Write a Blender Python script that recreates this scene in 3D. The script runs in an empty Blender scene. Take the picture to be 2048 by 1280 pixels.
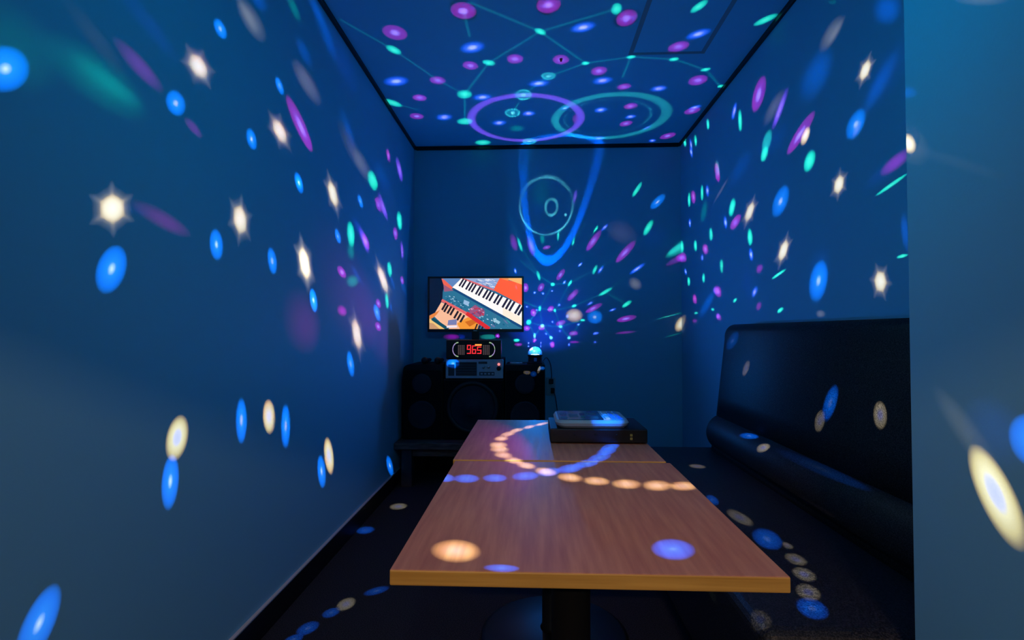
BEAMS = """
A M -0.3282 -0.5631 0.7584 -0.808 0.583 0.083 3.38 0.829 4.914
A M -0.1574 -0.6354 0.756 -0.959 0.28 0.036 3.34 0.809 4.961
A M 0.0262 -0.6505 0.759 -0.993 0.069 0.094 3.12 0.843 4.902
A M 0.2038 -0.6057 0.7691 0.547 0.722 0.424 3.12 0.829 4.711
A M 0.3617 -0.4987 0.7877 0.885 0.449 -0.122 2.86 0.879 4.386
A M -0.1938 -0.4662 0.8632 -0.98 0.141 -0.144 2.75 0.963 3.333
A M -0.06 -0.4985 0.8648 -0.909 0.384 0.158 2.91 0.953 3.314
A M 0.0742 -0.491 0.868 -0.766 -0.585 -0.266 3.08 0.868 3.278
A M 0.197 -0.4282 0.8819 0.417 0.851 0.32 3.09 0.907 3.125
A M 0.482 -0.3278 0.8125 0.385 0.912 0.139 3.85 0.704 3.996
A M -0.3104 -0.3839 0.8696 -0.698 0.713 0.066 3.13 0.851 3.259
A M -0.3977 -0.269 0.8772 -0.549 0.835 0.007 3.1 0.843 3.175
A M 0.2979 -0.3278 0.8966 0.552 0.826 0.119 2.64 0.982 2.974
A M -0.4463 -0.1206 0.8867 -0.272 0.962 -0.006 3.44 0.82 3.074
A M 0.3561 -0.1813 0.9167 -0.143 0.959 0.245 3.11 0.9 2.783
A M 0.5424 -0.1189 0.8317 0.074 -0.979 -0.189 3.55 0.702 3.726
A M 0.3721 -0.0219 0.9279 -0.269 0.954 0.13 3.64 0.75 2.683
A M 0.5254 0.1085 0.8439 0.359 -0.928 -0.104 4.41 0.583 3.567
A m 0.1718 -0.0785 0.982 0.107 0.992 0.061 6.07 0.293 1.465
A G -0.3617 -0.5071 0.7824 -0.176 -0.787 -0.591 2.3 0.765 6.056
A G 0.0108 -0.59 0.8073 -0.815 -0.473 -0.334 2.04 0.574 5.511
A G 0.1729 -0.6302 0.7569 -0.451 -0.734 -0.508 2.05 0.645 6.687
A G 0.3322 -0.6054 0.7233 -0.199 0.705 0.681 2.01 0.646 7.664
A G 0.4728 -0.5346 0.7005 0.355 -0.612 -0.707 2.11 0.669 8.438
A G -0.1384 -0.4812 0.8656 -0.906 -0.292 -0.307 2.33 0.745 4.471
A G -0.2513 -0.301 0.9199 -0.444 0.88 0.167 4.09 0.758 3.725
A G -0.2916 -0.0711 0.9539 -0.552 0.827 -0.107 4.21 0.884 3.341
A G -0.4821 -0.2236 0.8471 0.278 0.878 0.39 3.93 0.561 4.771
A R 0.0428 -0.4147 0.909 -0.853 -0.489 -0.183 2.97 0.904 3.358
A R -0.0435 -0.2995 0.9531 -0.026 0.954 0.299 5.19 0.715 2.913
A R -0.0923 -0.1499 0.9844 -0.068 0.987 0.144 5.32 0.731 2.644
A G 0.1487 -0.4696 0.8702 -0.985 -0.152 0.086 1.56 0.78 4.4
A G 0.2664 -0.4799 0.8359 -0.961 -0.194 0.195 1.53 0.743 4.965
A G 0.3776 -0.4484 0.8102 -0.922 -0.267 0.281 1.51 0.774 5.453
A G 0.473 -0.3815 0.7942 -0.876 -0.104 0.471 1.42 0.858 5.789
A G 0.5461 -0.2801 0.7895 -0.251 -0.954 -0.165 1.34 0.607 5.894
A g -0.0808 0.0117 0.9967 0.003 1.0 -0.012 4.87 0.866 1.401
A R -0.0256 0.168 0.9854 0.088 0.982 -0.165 4.67 0.839 2.635
A G -0.24 0.169 0.9559 -0.971 -0.021 -0.24 4.36 0.91 3.32
A B -0.1692 -0.538 0.8258 -0.908 0.411 0.082 4.5 0.614 5.15
A B 0.1128 -0.5948 0.7959 -0.969 0.112 0.221 3.68 0.592 5.752
A B 0.3792 -0.5313 0.7575 -0.838 0.15 0.525 2.89 0.762 6.671
A B -0.4231 -0.3654 0.8292 -0.797 0.586 -0.149 5.1 0.605 5.087
A B 0.0114 -0.3744 0.9272 -0.982 0.17 0.081 4.62 0.684 3.638
A B 0.2208 -0.3743 0.9006 -0.963 0.064 0.263 3.98 0.785 3.97
A B -0.194 -0.2826 0.9394 -0.908 0.414 -0.063 4.63 0.716 3.498
A B 0.403 -0.2988 0.8651 -0.87 -0.417 0.261 3.09 0.883 4.48
A B -0.3595 -0.1128 0.9263 -0.561 0.819 -0.118 4.66 0.744 3.649
A B -0.0266 -0.1435 0.9893 -0.539 0.836 0.107 3.68 0.96 2.995
A B -0.1543 -0.0528 0.9866 -0.667 0.742 -0.065 4.24 0.869 3.02
A B 0.2583 -0.1593 0.9528 -0.113 0.975 0.194 3.51 0.899 3.352
A B 0.3763 -0.0874 0.9224 -0.483 0.831 0.276 2.84 0.853 3.696
A B 0.5416 -0.1459 0.8279 0.365 -0.846 -0.388 2.55 0.695 5.111
A B 0.2886 0.1373 0.9476 -0.8 0.578 0.16 3.51 0.89 3.408
A B 0.4856 0.1591 0.8596 -0.049 -0.977 0.208 2.39 0.716 4.566
A B 0.4502 0.0243 0.8926 0.372 -0.914 -0.163 2.54 0.485 4.078
A B 0.1197 -0.1841 0.9756 -0.663 0.717 0.217 2.66 0.644 3.123
A B -0.2791 0.2426 0.9291 0.947 -0.091 0.308 1.68 0.683 10.443
A k -0.2796 0.2619 0.9237 -0.919 -0.352 -0.178 1.76 0.606 2.887
A V -0.2982 0.3125 0.9019 -0.338 0.849 -0.406 2.64 0.779 4.035
A B -0.4509 0.3299 0.8294 0.87 0.369 0.326 1.82 0.724 4.151
A B -0.2647 0.3826 0.8852 -0.741 0.506 -0.441 1.62 0.777 4.525
A m -0.1774 0.395 0.9014 -0.78 -0.615 0.116 3.98 0.867 1.388
A G -0.1287 0.4037 0.9058 -0.525 -0.802 0.283 3.44 0.458 2.265
A G -0.3708 0.4408 0.8174 0.317 0.887 -0.335 5.52 0.304 1.74
A M -0.477 0.3806 0.7922 0.265 0.922 -0.283 4.09 0.715 1.998
A M -0.6721 0.3739 0.6392 0.187 0.921 -0.342 3.66 0.699 2.107
A G -0.6316 0.3791 0.6763 0.356 0.917 -0.181 4.72 0.616 2.735
A B -0.2101 0.5008 0.8396 0.245 0.858 -0.451 2.15 0.891 2.017
A M -0.8248 0.321 0.4654 0.518 0.099 0.85 3.07 0.606 3.331
A V -0.0317 0.4129 0.9102 -0.701 -0.659 0.274 5.66 0.576 1.75
A G 0.0442 0.5368 0.8426 0.577 0.675 -0.46 4.47 0.45 0.964
A M -0.1205 0.6023 0.7891 0.819 -0.389 0.422 4.85 0.852 0.857
A M 0.0808 0.6029 0.7937 0.909 -0.371 0.19 5.47 0.668 0.503
A B -0.0022 0.6385 0.7696 1.0 0.002 0.001 2.71 0.64 0.973
A B 0.1118 0.6405 0.7598 0.989 0.002 -0.147 2.72 0.642 0.964
A G 0.2206 0.5716 0.7903 0.97 -0.041 -0.241 3.37 0.5 1.356
A B 0.2266 0.611 0.7585 0.97 -0.069 -0.234 2.3 0.49 1.111
A M 0.2828 0.5115 0.8114 0.756 -0.64 0.14 5.13 0.589 0.823
A B 0.3437 0.5391 0.7689 0.881 -0.468 -0.065 2.27 0.787 1.617
A G 0.401 0.5307 0.7467 0.332 -0.844 0.422 2.64 0.68 1.695
A B 0.428 0.4376 0.7908 0.853 -0.484 -0.194 2.13 0.601 3.024
A G 0.5486 0.425 0.72 -0.296 -0.706 0.643 2.82 0.556 1.942
A B 0.5833 0.413 0.6995 -0.327 -0.669 0.668 2.33 0.836 2.116
A M 0.4469 0.3557 0.8208 0.582 -0.812 0.035 4.36 0.644 2.447
A G 0.4301 0.3276 0.8412 0.526 -0.848 0.062 1.32 0.815 4.237
A B 0.4748 0.3148 0.8219 -0.87 0.308 0.384 1.76 0.606 4.776
A G 0.3145 0.3781 0.8707 -0.468 -0.736 0.489 1.94 0.584 2.758
A G 0.1884 0.372 0.9089 -0.423 -0.805 0.417 2.29 0.438 2.895
A g 0.064 0.3878 0.9195 -0.89 -0.396 0.229 2.9 0.711 1.833
A M 0.1066 0.414 0.904 -0.991 0.114 0.065 4.2 0.22 1.553
A M 0.6453 0.3334 0.6874 0.12 -0.933 0.34 4.05 0.762 2.972
A G 0.6592 0.271 0.7014 -0.571 -0.427 0.701 2.68 0.49 7.488
A b 0.6237 0.2365 0.7451 -0.78 0.126 0.613 2.56 0.542 8.573
A G 0.5257 0.239 0.8164 -0.419 -0.762 0.493 1.36 0.944 10.913
A B 0.7418 0.3388 0.5788 0.414 -0.91 0.002 2.96 0.664 3.833
A T 0.7883 0.2616 0.5569 -0.591 0.07 0.804 1.98 0.944 5.789
A M 0.8198 0.2612 0.5095 -0.544 0.079 0.835 2.73 0.385 6.181
A M 0.4713 0.5817 0.663 0.559 -0.778 0.285 6.61 0.658 0.56
A G 0.6928 0.459 0.5562 0.538 -0.843 0.025 4.42 0.509 1.541
A G 0.8184 0.4162 0.3962 -0.02 -0.669 0.743 2.9 0.694 2.067
A B 0.6488 0.5456 0.5304 0.563 -0.813 0.149 2.8 0.732 1.56
A M 0.688 0.5499 0.4735 0.581 -0.809 0.095 7.2 0.507 0.662
A B 0.7883 0.4733 0.3932 0.57 -0.803 -0.177 2.45 0.705 1.406
A M 0.8538 0.4387 0.2802 0.502 -0.836 -0.221 5.06 0.635 1.305
A m 0.8766 0.455 0.1566 0.475 -0.871 -0.125 5.77 0.294 0.757
A B 0.3582 0.6815 0.6382 0.9 -0.069 -0.431 2.83 0.64 0.801
A M 0.251 0.737 0.6276 0.934 -0.354 0.042 5.84 0.743 0.468
A G 0.3177 0.7339 0.6004 -0.491 -0.415 0.766 3.11 0.704 0.641
A G 0.0811 0.7545 0.6513 -0.119 -0.641 0.758 4.39 0.651 0.59
A M -0.0236 0.7919 0.6102 0.161 -0.599 0.784 6.42 0.941 0.377
A B 0.0342 0.7705 0.6365 0.998 0.001 -0.055 2.62 0.772 0.554
A B -0.1258 0.7371 0.664 0.983 0.001 0.185 2.82 0.738 0.633
A B 0.4975 0.7122 0.4953 0.703 0.004 -0.712 2.71 0.713 0.701
A G 0.5293 0.6252 0.5736 0.848 -0.39 -0.358 3.3 0.644 1.037
A G -0.1156 0.8642 0.4896 0.846 -0.173 0.505 6.35 0.833 0.393
A C 0.1443 0.8878 0.437 0.984 -0.082 -0.158 5.23 0.773 0.378
A M 0.1302 0.9049 0.4051 0.989 -0.091 -0.115 7.61 0.735 0.253
A B 0.3109 0.8245 0.4729 0.911 -0.117 -0.396 3.07 0.77 0.452
A M 0.4349 0.7899 0.4324 0.864 -0.501 0.046 8.96 0.563 0.224
A C 0.4454 0.8092 0.3831 0.876 -0.306 -0.372 4.39 0.691 0.499
A B 0.4499 0.8345 0.3179 0.883 -0.361 -0.301 2.87 0.681 0.436
A M -0.1548 0.9054 0.3954 0.985 0.109 0.137 7.61 0.738 0.252
A G 0.6602 0.6412 0.3911 0.729 -0.421 -0.54 3.0 0.587 0.961
A B 0.6398 0.6825 0.3533 0.722 -0.376 -0.581 2.83 0.68 0.797
A C -0.0042 0.9655 0.2605 0.003 -0.261 0.965 7.9 0.466 0.294
A B 0.2294 0.9276 0.295 0.967 -0.184 -0.175 3.84 0.778 0.317
A M -0.0044 0.9846 0.1745 0.01 -0.174 0.985 5.76 0.87 0.196
A C 0.3201 0.9227 0.215 -0.546 -0.006 0.838 4.68 0.924 0.337
A M 0.351 0.933 0.0794 -0.045 -0.068 0.997 7.87 0.656 0.231
A B 0.3103 0.9456 0.0979 -0.106 -0.068 0.992 3.99 0.856 0.3
A C 0.5816 0.7922 0.1847 -0.197 -0.083 0.977 3.98 0.672 0.532
A M 0.6179 0.7476 0.2434 0.783 -0.613 -0.106 6.77 0.73 0.264
A m 0.6414 0.7597 0.107 0.767 -0.633 -0.102 7.88 0.363 0.244
A B 0.7784 0.5969 0.1943 0.568 -0.802 0.188 3.3 0.609 1.191
A B 0.7888 0.6086 0.086 0.614 -0.773 -0.162 2.21 0.575 1.124
A B 0.5902 0.8043 0.0687 -0.066 -0.037 0.997 3.4 0.644 0.487
A B -0.132 0.984 0.1197 0.039 -0.115 0.993 3.32 0.749 0.266
A B 0.1231 0.9851 0.12 -0.03 -0.117 0.993 3.32 0.749 0.265
A B -0.1329 0.99 0.0471 0.017 -0.045 0.999 3.36 0.744 0.261
A B 0.1238 0.9912 0.0474 -0.009 -0.047 0.999 3.36 0.745 0.26
A G -0.3615 0.9181 0.1625 0.932 0.351 0.088 7.28 0.526 0.327
A M -0.3349 0.9389 0.0792 0.942 0.333 0.036 9.02 0.44 0.133
A m -0.8669 0.4834 0.1212 0.49 0.783 0.384 5.31 0.664 0.946
A k -0.8386 0.5284 0.1325 0.234 0.131 0.963 4.13 0.714 0.527
A T -0.6923 0.6999 0.1756 0.721 0.663 0.202 11.32 0.406 0.212
A M -0.6126 0.7631 0.2057 0.32 0.002 0.947 4.55 0.765 0.421
A g -0.2438 0.2282 0.9426 -0.969 -0.09 -0.229 2.94 0.851 5.402
A G 0.9201 0.322 0.2231 0.293 -0.944 0.153 3.72 0.145 2.231
A k 0.1711 0.8573 0.4855 0.981 -0.1 -0.168 88.19 0.706 0.247
A k -0.5554 0.2992 0.7759 0.831 0.169 0.53 11.52 0.249 0.484
A w -0.7257 0.2906 0.6236 0.62 -0.117 0.776 11.3 0.18 0.554
A w 0.5707 0.3062 0.762 0.803 -0.015 -0.596 12.85 0.217 0.406
A k 0.705 0.2755 0.6535 0.692 -0.068 -0.718 9.31 0.27 0.744
A g 0.0364 0.2819 0.9588 -0.998 0.059 0.021 7.25 0.57 0.636
A k 0.017 0.3136 0.9494 -1.0 -0.008 0.021 4.01 0.422 0.84
A C 0.2131 0.3195 0.9233 -0.974 -0.003 0.226 1.36 0.321 4.054
A V 0.2463 0.2826 0.9271 0.608 0.7 -0.375 1.72 0.746 3.274
A g 0.9428 0.3202 0.0926 0.232 -0.829 0.508 2.88 0.208 1.738
B W 0.0679 0.9853 -0.1565 0.997 -0.064 0.032 2.4 0.803 6.543
B b 0.1158 0.9803 -0.1598 0.991 -0.103 0.086 2.19 0.873 7.613
B W 0.3014 0.9385 -0.1686 0.496 -0.003 0.868 2.29 0.535 9.088
B w 0.2089 0.9745 -0.0813 0.702 -0.207 -0.681 2.01 0.795 4.058
B b -0.6382 0.7694 -0.0283 0.174 0.109 -0.979 1.9 0.759 5.103
B b -0.4634 0.8857 0.0293 0.387 0.232 -0.892 1.72 0.605 13.325
B b -0.5263 0.8451 -0.094 0.33 0.101 -0.938 1.97 0.61 9.097
B b -0.5714 0.7707 -0.282 0.255 -0.16 -0.954 2.95 0.542 7.107
B b -0.4031 0.8917 -0.2058 0.373 -0.045 -0.927 2.11 0.614 20.244
B b -0.4566 0.8151 -0.3567 0.302 -0.235 -0.924 3.0 0.468 13.933
B D -0.3338 0.9371 -0.1021 0.533 0.098 -0.84 1.98 0.466 15.69
B D -0.3639 0.9247 -0.1115 0.39 0.042 -0.92 1.85 0.409 12.104
B D -0.3657 0.915 -0.1701 0.265 -0.073 -0.962 1.69 0.384 11.928
B * -0.5436 0.8393 0.001 0.303 0.197 -0.932 6.92 0.54 6.604
B * -0.6065 0.7656 -0.2147 0.267 -0.058 -0.962 7.96 0.558 4.756
B * -0.4512 0.8453 -0.2862 0.313 -0.151 -0.938 6.99 0.483 11.548
B * -0.3921 0.9121 -0.1197 0.483 0.093 -0.871 6.52 0.454 17.594
B w -0.4568 0.8814 0.1207 0.593 0.403 -0.697 4.71 0.591 3.34
B D -0.3954 0.9103 0.1228 0.6 0.357 -0.716 4.62 0.536 3.777
B D -0.4654 0.8714 -0.1551 0.773 0.315 -0.55 3.17 0.347 4.631
A G -0.6133 -0.4442 0.6531 -0.215 0.89 0.403 6.84 0.398 5.6
A G -0.7217 -0.0661 0.6891 -0.041 0.998 0.052 7.01 0.599 3.437
A G -0.6152 -0.6748 0.4077 -0.133 -0.421 -0.897 4.62 0.631 5.549
A G -0.8339 -0.2881 0.4708 -0.249 0.958 0.145 5.84 0.77 2.228
A g -0.659 -0.7012 0.272 -0.557 0.698 0.451 6.12 0.401 2.59
A G -0.8826 -0.3585 0.3041 -0.427 0.339 -0.839 5.26 0.76 1.879
A g -0.6287 -0.6885 0.3616 -0.127 0.55 0.826 4.3 0.681 1.989
A M -0.6641 -0.4062 0.6277 -0.325 0.913 0.247 4.79 0.493 3.26
A V -0.6724 -0.5882 0.4494 -0.722 0.654 -0.225 5.78 0.582 3.51
A M -0.6809 -0.5736 0.4554 -0.637 0.771 0.018 4.14 0.632 3.024
A M -0.6094 -0.7454 0.2702 -0.743 0.656 0.133 2.94 0.634 4.219
A M -0.7567 -0.1502 0.6363 -0.064 0.986 0.156 5.55 0.566 2.204
A M -0.8855 -0.0043 0.4647 -0.058 0.993 -0.101 5.85 0.479 1.375
A m -0.6283 -0.7627 0.1536 -0.751 0.646 0.137 3.41 0.634 3.189
A M -0.8293 -0.4935 0.262 -0.511 0.86 0.003 4.79 0.559 1.674
A M -0.8501 -0.5066 0.144 -0.523 0.844 -0.116 5.72 0.48 1.554
A M -0.5827 -0.2282 0.78 -0.169 0.973 0.158 3.36 0.493 4.827
A V -0.599 -0.0593 0.7986 -0.222 0.97 -0.094 7.38 0.37 4.967
A V -0.6799 -0.3412 0.6491 -0.486 0.873 -0.05 8.46 0.331 3.395
A V -0.8007 -0.0074 0.5991 -0.448 0.67 -0.591 5.99 0.67 2.079
A k -0.6384 -0.6185 0.4583 -0.663 0.745 0.082 6.29 0.468 2.073
A m -0.6952 -0.6881 0.2079 -0.687 0.552 -0.472 30.94 0.616 0.265
A m -0.8704 -0.4747 0.1307 -0.466 0.71 -0.528 40.12 0.516 0.135
B b -0.9804 0.1023 -0.1685 -0.062 0.652 0.756 6.15 0.596 1.407
B b -0.802 0.5614 0.2041 0.43 0.779 -0.456 2.55 0.923 2.571
B b -0.8861 0.4619 -0.0384 0.267 0.576 0.773 3.85 0.775 1.906
B b -0.6795 0.7126 0.1744 0.3 0.487 -0.82 2.38 0.657 4.227
B b -0.7541 0.6567 -0.0019 0.133 0.15 -0.98 2.9 0.743 3.092
B b -0.638 0.7695 -0.0294 0.28 0.196 -0.94 2.91 0.605 5.106
B D -0.6009 0.744 0.2922 0.466 0.623 -0.628 4.13 0.576 2.151
B D -0.7 0.6355 0.3259 0.702 0.696 0.151 3.65 0.543 1.361
B * -0.8523 0.5167 0.0813 0.516 0.804 0.296 6.85 0.861 1.714
B * -0.6874 0.7233 0.065 0.542 0.57 -0.617 6.43 0.793 3.266
B w -0.7277 0.6277 0.2765 0.509 0.764 -0.396 6.08 0.644 1.074
B w -0.6029 0.7649 0.2268 0.595 0.621 -0.51 6.84 0.493 1.597
B w -0.7363 0.615 0.2822 0.434 0.749 -0.501 5.23 0.378 0.558
A M -0.4509 -0.7687 0.4536 -0.878 0.474 -0.069 3.41 0.692 10.415
A m -0.3463 -0.8964 0.2766 -0.737 0.442 0.512 1.26 0.922 8.331
A m -0.3722 -0.8879 0.2703 -0.202 0.362 0.91 0.82 0.845 5.75
A g -0.337 -0.9109 0.2381 -0.344 0.355 0.869 2.83 0.614 7.748
A g -0.339 -0.9091 0.2419 -0.757 0.416 0.503 1.63 0.563 8.877
A k -0.3443 -0.8833 0.3182 -0.918 0.387 0.081 1.87 0.757 5.283
A D -0.4079 -0.6398 0.6514 -0.346 0.769 0.538 3.81 0.266 5.099
A D -0.4236 -0.6197 0.6607 -0.457 0.776 0.435 5.36 0.437 5.851
A g -0.3977 -0.7074 0.5844 -0.288 0.701 0.652 2.34 0.413 7.859
A w -0.333 -0.9049 0.2649 -0.619 -0.002 -0.785 1.5 0.631 0.876
A g -0.3187 -0.923 0.2156 -0.075 0.251 0.965 3.36 0.335 3.819
A k -0.4537 -0.5541 0.6979 -0.312 0.832 0.458 10.47 0.321 1.924
A D -0.5136 -0.5889 0.624 -0.616 0.759 0.21 4.92 0.561 2.553
A w -0.5357 -0.5879 0.6062 -0.512 0.797 0.32 8.94 0.378 0.702
B * -0.8985 0.2988 -0.3215 0.024 0.765 0.643 7.75 0.702 1.755
B * -0.759 0.6166 -0.2092 0.119 -0.184 -0.976 7.54 0.69 2.427
B * -0.6068 0.7663 -0.211 0.343 0.013 -0.939 8.29 0.511 4.748
B b -0.861 0.287 -0.4198 -0.185 0.592 0.785 5.72 0.569 2.077
B b -0.785 0.5459 -0.293 0.21 -0.21 -0.955 3.97 0.616 2.742
B b -0.6802 0.6868 -0.2562 0.261 -0.1 -0.96 3.45 0.543 4.213
B b -0.5724 0.7702 -0.2813 0.289 -0.132 -0.948 3.0 0.466 7.071
A m -0.3669 -0.9166 0.1587 -0.93 0.364 -0.045 1.78 0.663 4.505
A k -0.3546 -0.9221 0.1551 -0.719 0.375 0.586 0.93 0.621 2.419
A m -0.5161 -0.8515 0.0922 -0.155 -0.013 -0.988 8.51 0.689 0.503
B b -0.6326 0.5268 -0.5677 0.412 -0.391 -0.823 4.33 0.418 5.238
B b -0.5602 0.6269 -0.5414 0.332 -0.429 -0.84 4.47 0.363 7.542
B X -0.5941 0.5941 -0.5422 0.315 -0.448 -0.837 3.51 0.601 6.071
B X -0.6913 0.3772 -0.6163 -0.237 0.687 0.687 4.26 0.608 3.854
B b -0.6646 0.3474 -0.6616 -0.494 0.461 0.738 4.18 0.509 4.518
B b -0.6492 0.121 -0.7509 -0.389 0.796 0.464 4.17 0.528 3.877
B X -0.4618 0.7029 -0.541 0.391 -0.386 -0.835 3.6 0.481 12.928
B b -0.4677 0.6753 -0.5703 0.366 -0.439 -0.82 3.1 0.468 12.963
B b -0.3261 0.8149 -0.4792 0.416 -0.331 -0.847 1.95 0.587 30.606
B S -0.3012 0.7696 -0.563 0.922 0.386 0.034 2.09 0.635 60.251
B s -0.3569 0.7042 -0.6138 0.86 0.504 0.078 2.05 0.687 58.732
B s -0.3229 0.5814 -0.7468 0.831 0.552 0.07 2.81 0.429 20.381
B S -0.3657 0.5422 -0.7565 0.453 0.814 0.364 2.29 0.686 24.834
B s -0.3841 0.5193 -0.7634 0.641 0.745 0.184 1.9 0.682 21.368
B s -0.4099 0.4805 -0.7753 0.541 0.812 0.217 2.4 0.634 21.853
B s -0.4232 0.4552 -0.7833 0.664 0.744 0.073 1.8 0.676 21.188
A M 0.5602 -0.5001 0.6603 0.177 0.851 0.494 4.28 0.656 7.676
A M 0.5521 -0.6839 0.4769 -0.735 -0.669 -0.108 4.25 0.436 8.018
A G 0.5989 -0.4111 0.6873 0.414 -0.576 -0.705 3.35 0.367 8.501
A G 0.5991 -0.1386 0.7886 0.336 -0.85 -0.405 2.21 0.541 8.493
A G 0.6082 -0.0043 0.7938 0.394 -0.866 -0.307 2.24 0.638 8.115
A G 0.5831 0.125 0.8027 0.316 -0.945 -0.083 2.23 0.557 9.209
A T 0.5959 -0.5764 0.5592 0.137 0.759 0.636 2.97 0.746 7.203
A B 0.5894 -0.3627 0.7219 0.313 0.926 0.21 2.35 0.734 8.919
A B 0.6054 0.0498 0.7944 0.533 -0.766 -0.358 2.94 0.403 8.23
A V 0.5564 -0.604 0.5705 -0.819 -0.515 0.254 3.35 0.546 8.754
A k 0.4636 -0.7935 0.3943 -0.049 0.421 0.906 3.75 0.815 2.55
A D 0.4689 -0.7908 0.3935 -0.741 -0.11 0.662 2.8 0.663 5.42
A g 0.4638 -0.6778 0.5705 -0.106 -0.682 -0.724 1.67 0.102 5.6
B w 0.6175 0.729 0.2954 0.412 -0.62 0.668 4.52 0.564 1.809
B w 0.6265 0.7216 0.2945 0.407 -0.625 0.666 4.03 0.255 1.066
B w 0.5117 0.834 0.2064 0.462 -0.47 0.752 4.67 0.447 2.201
B D 0.5984 0.7685 0.2267 0.255 -0.451 0.855 6.8 0.729 3.083
B D 0.719 0.6382 0.2753 -0.569 0.313 0.761 5.33 0.634 2.101
B b 0.6893 0.7218 0.0619 0.26 -0.326 0.909 3.89 0.744 3.334
B w 0.6918 0.7204 0.0494 0.369 -0.412 0.833 2.31 0.435 1.187
B * 0.6985 0.6945 0.1728 0.165 -0.391 0.905 4.83 0.63 3.205
B W 0.5877 0.8027 0.1015 0.235 -0.289 0.928 2.43 0.576 6.457
B D 0.5175 0.8455 0.1317 0.754 -0.523 0.398 5.24 0.636 1.084
A G 0.6101 -0.5756 0.5445 0.172 0.767 0.618 2.41 0.647 8.04
A G 0.5547 -0.7237 0.4106 0.028 0.509 0.86 2.29 0.683 10.698
A G 0.7145 0.0951 0.6931 -0.7 0.088 0.709 2.99 0.881 5.005
A G 0.7234 -0.0867 0.685 -0.632 0.315 0.708 3.15 0.707 4.823
A G 0.7276 -0.4188 0.5433 0.287 0.905 0.314 3.37 0.905 4.74
A G 0.7204 -0.5657 0.4011 0.13 -0.458 -0.879 3.59 0.505 4.883
A G 0.8115 -0.2151 0.5433 0.268 -0.69 -0.673 3.57 0.681 3.416
A G 0.8376 0.0104 0.5462 0.29 -0.856 -0.428 3.63 0.771 3.107
A G 0.7973 0.2444 0.5519 0.329 -0.943 -0.058 4.59 0.762 3.603
A G 0.8457 -0.3575 0.3962 0.251 -0.389 -0.886 3.58 0.577 3.019
A G 0.9054 0.1413 0.4004 0.297 -0.885 -0.358 3.45 0.863 2.46
A G 0.9103 -0.1221 0.3955 0.251 -0.597 -0.762 3.31 0.789 2.421
A G 0.6677 -0.7065 0.2347 -0.734 -0.678 0.047 3.45 0.166 6.134
A G 0.8352 -0.5009 0.2272 -0.537 -0.832 0.138 2.4 0.37 3.134
A G 0.6767 -0.7233 0.1372 -0.733 -0.645 0.216 1.51 0.483 5.891
A G 0.9374 -0.2657 0.2249 -0.247 -0.963 -0.11 3.28 0.252 2.216
A G 0.9743 0.0096 0.225 0.017 -0.999 -0.033 4.27 0.2 1.974
A G 0.4842 -0.8365 0.2566 -0.855 -0.515 -0.065 1.98 0.183 12.867
A G 0.4865 -0.8595 0.1567 -0.816 -0.511 -0.27 0.66 0.449 11.099
A M 0.6868 -0.2564 0.6802 0.308 -0.745 -0.592 5.16 0.397 4.167
A C 0.6792 -0.2583 0.687 0.379 -0.678 -0.63 3.78 0.341 4.865
A M 0.7191 0.0331 0.6941 0.306 -0.912 -0.274 4.48 0.549 3.63
A M 0.7417 -0.4563 0.4916 -0.439 -0.884 -0.158 5.33 0.432 3.307
A M 0.8484 -0.1428 0.5097 0.03 -0.948 -0.316 5.48 0.5 2.21
A M 0.8283 0.2286 0.5116 0.29 -0.956 -0.042 7.49 0.386 2.375
A M 0.8951 -0.3286 0.3013 -0.19 -0.892 -0.41 5.65 0.544 1.881
A M 0.9519 0.0334 0.3046 0.145 -0.924 -0.353 5.39 0.58 1.565
A m 0.7188 -0.6341 0.285 0.55 0.769 0.325 2.36 0.716 2.633
A m 0.9216 -0.3446 0.1785 -0.286 -0.914 -0.287 4.95 0.409 1.249
A m 0.7431 -0.647 0.1709 -0.667 -0.696 0.267 2.09 0.782 1.703
A m 0.4771 -0.8329 0.2805 -0.778 -0.549 -0.306 1.87 0.671 8.365
A m 0.9829 0.038 0.1804 0.041 -0.999 -0.013 6.26 0.249 0.736
A V 0.9042 -0.293 0.3109 -0.18 -0.921 -0.345 4.19 0.513 2.041
A V 0.9234 -0.3357 0.1863 -0.282 -0.923 -0.263 3.33 0.552 1.916
A B 0.6196 0.0503 0.7833 0.472 -0.821 -0.321 3.22 0.424 7.676
A B 0.7222 -0.1541 0.6743 0.266 -0.838 -0.477 3.36 0.616 4.847
A B 0.7643 -0.3705 0.5279 0.202 -0.64 -0.741 3.64 0.502 4.09
A B 0.7711 0.0943 0.6297 0.286 -0.935 -0.211 3.16 0.697 3.982
A B 0.734 -0.5838 0.347 0.024 -0.488 -0.873 3.12 0.501 4.618
A B 0.8725 0.1933 0.4487 0.345 -0.894 -0.285 3.72 0.566 2.749
A B 0.8686 -0.0975 0.4858 0.141 -0.891 -0.431 2.67 0.722 2.786
A B 0.7507 -0.622 0.2227 -0.621 -0.549 0.56 2.78 0.688 3.022
A L 0.9873 -0.0019 0.1588 0.158 -0.099 -0.982 7.8 0.391 0.211
A L 0.9508 -0.2717 0.1489 0.121 -0.118 -0.986 6.86 0.272 0.236
A k 0.7705 -0.5803 0.2639 0.015 -0.397 -0.918 9.92 0.515 0.444
A k 0.483 -0.8294 0.2808 -0.863 -0.505 -0.009 3.25 0.516 2.706
A g 0.7661 -0.1145 0.6324 -0.289 -0.94 0.18 6.45 0.662 1.243
B b 0.5353 0.8445 -0.0198 0.281 -0.156 0.947 4.08 0.626 6.676
B b 0.5944 0.7648 -0.2485 0.211 0.15 0.966 5.16 0.551 5.199
B D 0.596 0.7665 -0.2395 0.218 0.133 0.967 7.34 0.531 1.419
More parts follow.
